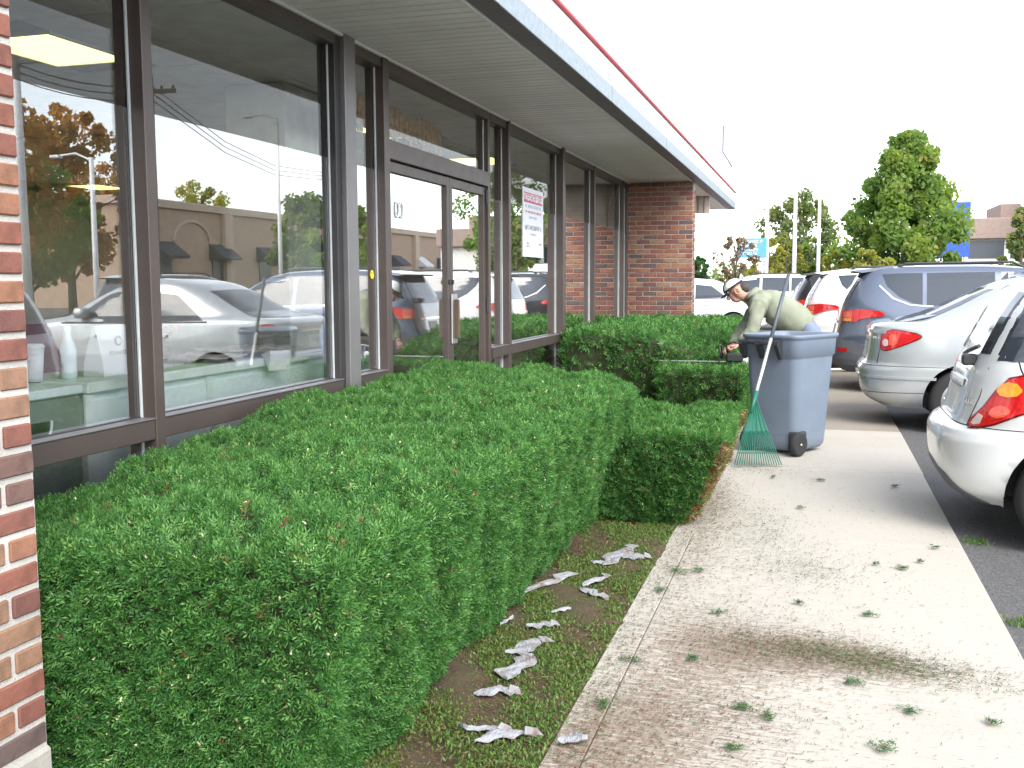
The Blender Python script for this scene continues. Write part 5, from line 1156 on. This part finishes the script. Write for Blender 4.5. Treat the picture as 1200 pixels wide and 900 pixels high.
# distant band of woodland closing the view
r = np.random.default_rng(99); cen = []; rad = []
for i in range(150):
    a = R(-24+i*.62); D = 120+r.uniform(0, 25); cen.append((D*math.sin(a), D*math.cos(a), r.uniform(.5, 2.6))); rad.append(r.uniform(1.2, 2.6))
V, k = leaf_cloud(np.array(cen), np.array(rad), 26000, .38, r); A = r.beta(2, 2, 150)[k]*.8+r.random(26000)*.2
V[:, 2] = np.maximum(V[:, 2], -.02); o = np_mesh('distant_woodland', V, np.arange(len(V)).reshape(-1, 4), 'oak_green', None, np.repeat(A, 4)); tagobj(o, 'pale band of distant woodland along the horizon', 'woodland', kind='stuff')

# ================================================================== LITTER, CLIPPINGS, MOSS
def scrap(x, y, ln, wd, rz, label, seed):
    r = np.random.default_rng(seed); n, m_ = 20, 9; V = np.zeros((n, m_, 3)); uu = np.linspace(-.5, .5, n)
    kn = np.linspace(-.5, .5, 6); jag = np.stack([np.interp(uu, kn, r.uniform(.3, 1.25, 6)) for _ in range(2)], -1)*r.uniform(.88, 1.0, (n, 2)); cw = np.interp(uu, kn, r.normal(0, .16, 6))*wd
    for i in range(n):
        u = uu[i]; tp = (1-abs(2*u)**3); e0, e1 = -wd/2*jag[i, 0]*tp, wd/2*jag[i, 1]*tp
        for j in range(m_):
            v = j/(m_-1); V[i, j] = (u*ln, e0+(e1-e0)*v+cw[i], .008+.009*(.5+.5*math.sin(u*6+seed))*math.sin(math.pi*v)+.007*abs(math.sin(v*5+u*8+seed*1.7))+.003*r.random())
    e = empty('fabric_scrap', (x, y, .004), rz); tagobj(e, label, 'scrap', 'torn pieces of weed-barrier fabric in the bed')
    mb = MB().add(V.reshape(-1, 3).tolist(), [(i*m_+j, (i+1)*m_+j, (i+1)*m_+j+1, i*m_+j+1) for i in range(n-1) for j in range(m_-1)])
    o = mb.build('sheet', 'fabric_scrap', e, False); md = o.modifiers.new('s', 'SOLIDIFY'); md.thickness = .002
    if ln > .12:
        o = MB().add([(ln*.3, -wd*.2, .02), (ln*.62, -wd*.1, .006), (ln*.55, wd*.3, .018), (ln*.35, wd*.25, .03)], [(0, 1, 2, 3)]).build('torn_flap', 'fabric_scrap', e); md = o.modifiers.new('s', 'SOLIDIFY'); md.thickness = .002
for k, a in enumerate(((-1.27,4.50,.62,.10,1.12,'long pale strip of torn weed fabric beside the big hedge'), (-.965,5.20,.42,.12,1.35,'largest crumpled grey fabric scrap beside the sidewalk edge'), (-.875,5.20,.14,.12,.3,'white fabric scrap touching the sidewalk edge'), (-.99,4.72,.22,.07,1.2,'twisted grey fabric scrap short of the largest one'), (-.965,4.52,.18,.06,-.6,'small rolled fabric scrap in the middle of the bed'), (-1.03,5.05,.10,.06,.2,'little white fabric fleck left of the largest scrap'), (-1.074,4.03,.13,.06,.5,'small curled fabric scrap halfway down the bed'), (-1.07,3.78,.22,.10,.9,'upper piece of the chain of white fabric scraps'), (-1.045,3.56,.26,.12,1.5,'middle piece of the chain of white fabric scraps'), (-1.05,3.31,.15,.10,.3,'lowest piece of the chain of white fabric scraps'), (-.915,2.98,.20,.08,.5,'pale torn fabric piece near the bottom edge of the picture'), (-1.0,3.02,.16,.05,.1,'thin grey fabric piece near the bottom edge, left of the pale one'), (-.705,3.02,.10,.08,.4,'pale chip of fabric lying on the sidewalk edge'), (-1.23,4.05,.11,.025,1.3,'narrow fabric sliver close to the big hedge'), (-1.04,4.24,.10,.03,.7,'thin white fabric sliver in the middle of the bed'))):
    scrap(*a, 200+k)
def needles(n, pts, ln, wd, r, zl=.004):
    """flat-lying needle quads at pts (n,2)"""
    a = r.uniform(0, 2*np.pi, n); t = r.normal(0, .22, n); d = np.stack([np.cos(a)*np.cos(t), np.sin(a)*np.cos(t), np.abs(np.sin(t))], -1); s = np.stack([-np.sin(a), np.cos(a), r.normal(0, .4, n)], -1)
    p = np.concatenate([pts, np.full((n, 1), zl)+r.random((n, 1))*.004], 1); l = ln*r.uniform(.5, 1.3, n)[:, None]
    return np.stack([p, p+d*l*.5+s*wd, p+d*l, p+d*l*.5-s*wd], 1).reshape(-1, 3)
def clippings():
    r = np.random.default_rng(5)
    blobs = [(.20,4.02,.26,.085,-.22,3400,.42), (-.10,4.05,.26,.16,.1,2600,.72), (-.42,3.35,.26,.26,0,2600,.80), (-.62,2.85,.14,.30,0,2400,.80), (-.40,4.2,.20,.35,0,1400,.75), (-.28,6.1,.13,.45,.2,1500,.30), (0.0,5.25,.16,.16,0,700,.35), (-.60,5.9,.10,.8,0,2600,.72), (-.62,6.7,.08,.5,0,2200,.78), (-.42,8.0,.22,.14,0,700,.45), (-.3,5.3,.3,.6,0,900,.55), (0.0,6.5,.6,2.0,0,800,.4), (.2,4.5,.5,1.2,0,700,.5), (-.72,4.0,.05,1.6,0,2600,.5)]
    P_ = []; A = []
    for cx, cy, sx, sy, an, n, br in blobs:
        q = r.normal(0, 1, (n, 2))*[sx, sy]; c, s = math.cos(an), math.sin(an); q = np.stack([cx+q[:, 0]*c-q[:, 1]*s, cy+q[:, 0]*s+q[:, 1]*c], -1)
        # raked into streaks
        ph = q[:, 0]*.42+q[:, 1]*.9+.05*np.sin(q[:, 0]*6+q[:, 1]*3); q[:, 1] -= .012*np.sin(ph*2*np.pi/.045)
        P_.append(q); A.append(np.where(r.random(n) < br, r.uniform(.5, 1, n), r.uniform(0, .45, n)))
    q = np.concatenate(P_); a = np.concatenate(A); k = (q[:, 0] > -.765) & (q[:, 0] < .79); q, a = q[k], a[k]
    V = needles(len(q), q, .016, .0016, r); o = np_mesh('clippings', V, np.arange(len(V)).reshape(-1, 4), 'clip', None, np.repeat(a, 4)); tagobj(o, 'fine green and brown needle clippings raked across the sidewalk', 'clippings', kind='stuff')
    # moss and seedlings on the bed
    n = 80000; X = r.uniform(-1.75, -.77, n); Y = r.uniform(2.3, 6.2, n); m = np.sin(X*9+Y*4)*np.sin(Y*5.3-X*3)+np.sin(X*23+Y*11)*.5+r.normal(0, .35, n)+.9*np.exp(-((X+.86)/.12)**2); k = m > -.15; X, Y = X[k], Y[k]; n = len(X)
    p = np.stack([X, Y, np.full(n, .0)], -1); d = r.normal(0, 1, (n, 3)); d[:, 2] = np.abs(d[:, 2])+.5; d /= np.linalg.norm(d, axis=1, keepdims=True); s = np.cross(d, r.normal(0, 1, (n, 3))); s /= np.linalg.norm(s, axis=1, keepdims=True); l = r.uniform(.008, .024, n)[:, None]
    V = np.stack([p, p+d*l*.5+s*.0035, p+d*l, p+d*l*.5-s*.0035], 1).reshape(-1, 3); o = np_mesh('moss', V, np.arange(len(V)).reshape(-1, 4), 'moss', None, np.repeat(r.random(n)*.84, 4)); tagobj(o, 'patchy moss and tiny seedlings on the bare bed soil', 'moss', kind='stuff')
    n = 16000; q = np.stack([r.uniform(-1.7, -.77, n), r.uniform(2.3, 6.3, n)], -1); V = needles(n, q, .018, .0016, r, .008); o = np_mesh('fallen_needles', V, np.arange(len(V)).reshape(-1, 4), 'clip', None, np.repeat(r.uniform(.5, 1., n), 4)); tagobj(o, 'dry brown needles scattered over the bed soil', 'needles', kind='stuff')
    # countable sprigs
    SP = [(-.627,5.038,.16,'largest dark green sprig pile on the left half of the sidewalk'),(-.529,5.05,.10,'sprig lying just right of the largest sprig pile'),(.259,4.574,.13,'loose dark sprig alone in the middle of the clean concrete'),(.435,5.371,.08,'light green sprig right of centre on the clean concrete'),(.334,3.55,.07,'small dark sprig near the bottom right, above the lone green tuft'),(.223,3.244,.09,'green tuft near the bottom edge right of the soil stain'),(-.428,3.835,.07,'sprig in the brown stain near the left edge'),(-.278,7.686,.11,'sprig on the concrete below the rake'),(-.665,4.683,.09,'sprig at the left sidewalk edge beyond the slab joint'),(-.036,4.663,.06,'small sprig just beyond the brown stain'),(.163,3.749,.08,'sprig beside the slab joint below the green patch'),(-.667,3.333,.10,'sprig on the edge strip near the bottom left'),(-.215,3.118,.08,'sprig in the stain near the bottom edge'),(.579,3.524,.06,'sprig near the lower right corner of the sidewalk'),(.059,7.652,.09,'sprig on the concrete right of the rake'),(.555,7.562,.09,'sprig close to the hatchback bumper'),(-.065,6.67,.05,'tiny sprig between the rake and the clean slab'),(-.653,3.759,.10,'sprig on the edge strip beside the slab joint'),(-.367,4.426,.07,'sprig at the far side of the brown stain'),(-.126,3.387,.10,'sprig in the raked streaks'),(-.20,3.432,.07,'sprig left of the one in the raked streaks'),(.642,5.852,.06,'sprig near the asphalt edge by the hatchback'),(.542,5.522,.06,'sprig a little nearer than the one by the asphalt edge'),(.325,5.423,.06,'sprig left of the light green one')]
    for k, (x, y, sz, lab) in enumerate(SP):
        e = empty('yew_sprig', (x, y, .003), r.uniform(0, 6)); tagobj(e, lab, 'sprig', 'cut yew sprigs on the sidewalk')
        q = []; dd = []; sz = sz*r.choice([.45, .6, .75, .95])
        for b_ in range(3+int(sz*60)):
            a0 = r.uniform(0, 6.28); o0 = r.normal(0, sz*.16, 2); l0 = sz*r.uniform(.3, .6); c0 = r.normal(0, 2.5)
            for t in np.linspace(0, 1, 13):
                an = a0+c0*t*.3; px = o0+l0*t*np.array([math.cos(an), math.sin(an)])
                for sg_ in (-1, 1): q.append((px[0], px[1], .005+.012*r.random())); dd.append((math.cos(an+sg_*.9), math.sin(an+sg_*.9), r.normal(.15, .2)))
        q = np.array(q); d = np.array(dd); n = len(q); d /= np.linalg.norm(d, axis=1, keepdims=True); s = np.cross(d, [0, 0, 1.])+r.normal(0, .3, (n, 3)); s /= np.linalg.norm(s, axis=1, keepdims=True)
        V = np.stack([q, q+d*.007+s*.0016, q+d*.014, q+d*.007-s*.0016], 1).reshape(-1, 3); o = np_mesh('needles', V, np.arange(len(V)).reshape(-1, 4), 'yew', e, np.repeat(r.uniform(.0, .5, n), 4)); o['kind'] = 'stuff'
        MB().tube([(-sz*.4, 0, .008), (0, sz*.05, .012), (sz*.4, -sz*.03, .008)], .0018, 5).build('twig', 'twig', e)
    for k, (x, y, lab) in enumerate(((.90,6.18,'low green weed in the asphalt beside the hatchback wheel'), (.88,4.74,'small green weed in the asphalt at the right picture edge'))):
        n = 160; q = r.normal(0, .04, (n, 3)); q[:, 2] = -.03; d = r.normal(0, 1, (n, 3)); d[:, 2] = np.abs(d[:, 2])+.3; d /= np.linalg.norm(d, axis=1, keepdims=True); s = np.cross(d, r.normal(0, 1, (n, 3))); s /= np.linalg.norm(s, axis=1, keepdims=True)
        V = np.stack([q, q+d*.012+s*.003, q+d*.026, q+d*.012-s*.003], 1).reshape(-1, 3)+np.array([x, y, 0]); o = np_mesh('weed', V, np.arange(len(V)).reshape(-1, 4), 'moss', None, np.repeat(r.uniform(.2, .8, n), 4)); tagobj(o, lab, 'weed', 'weeds in the asphalt', 'stuff')
clippings()
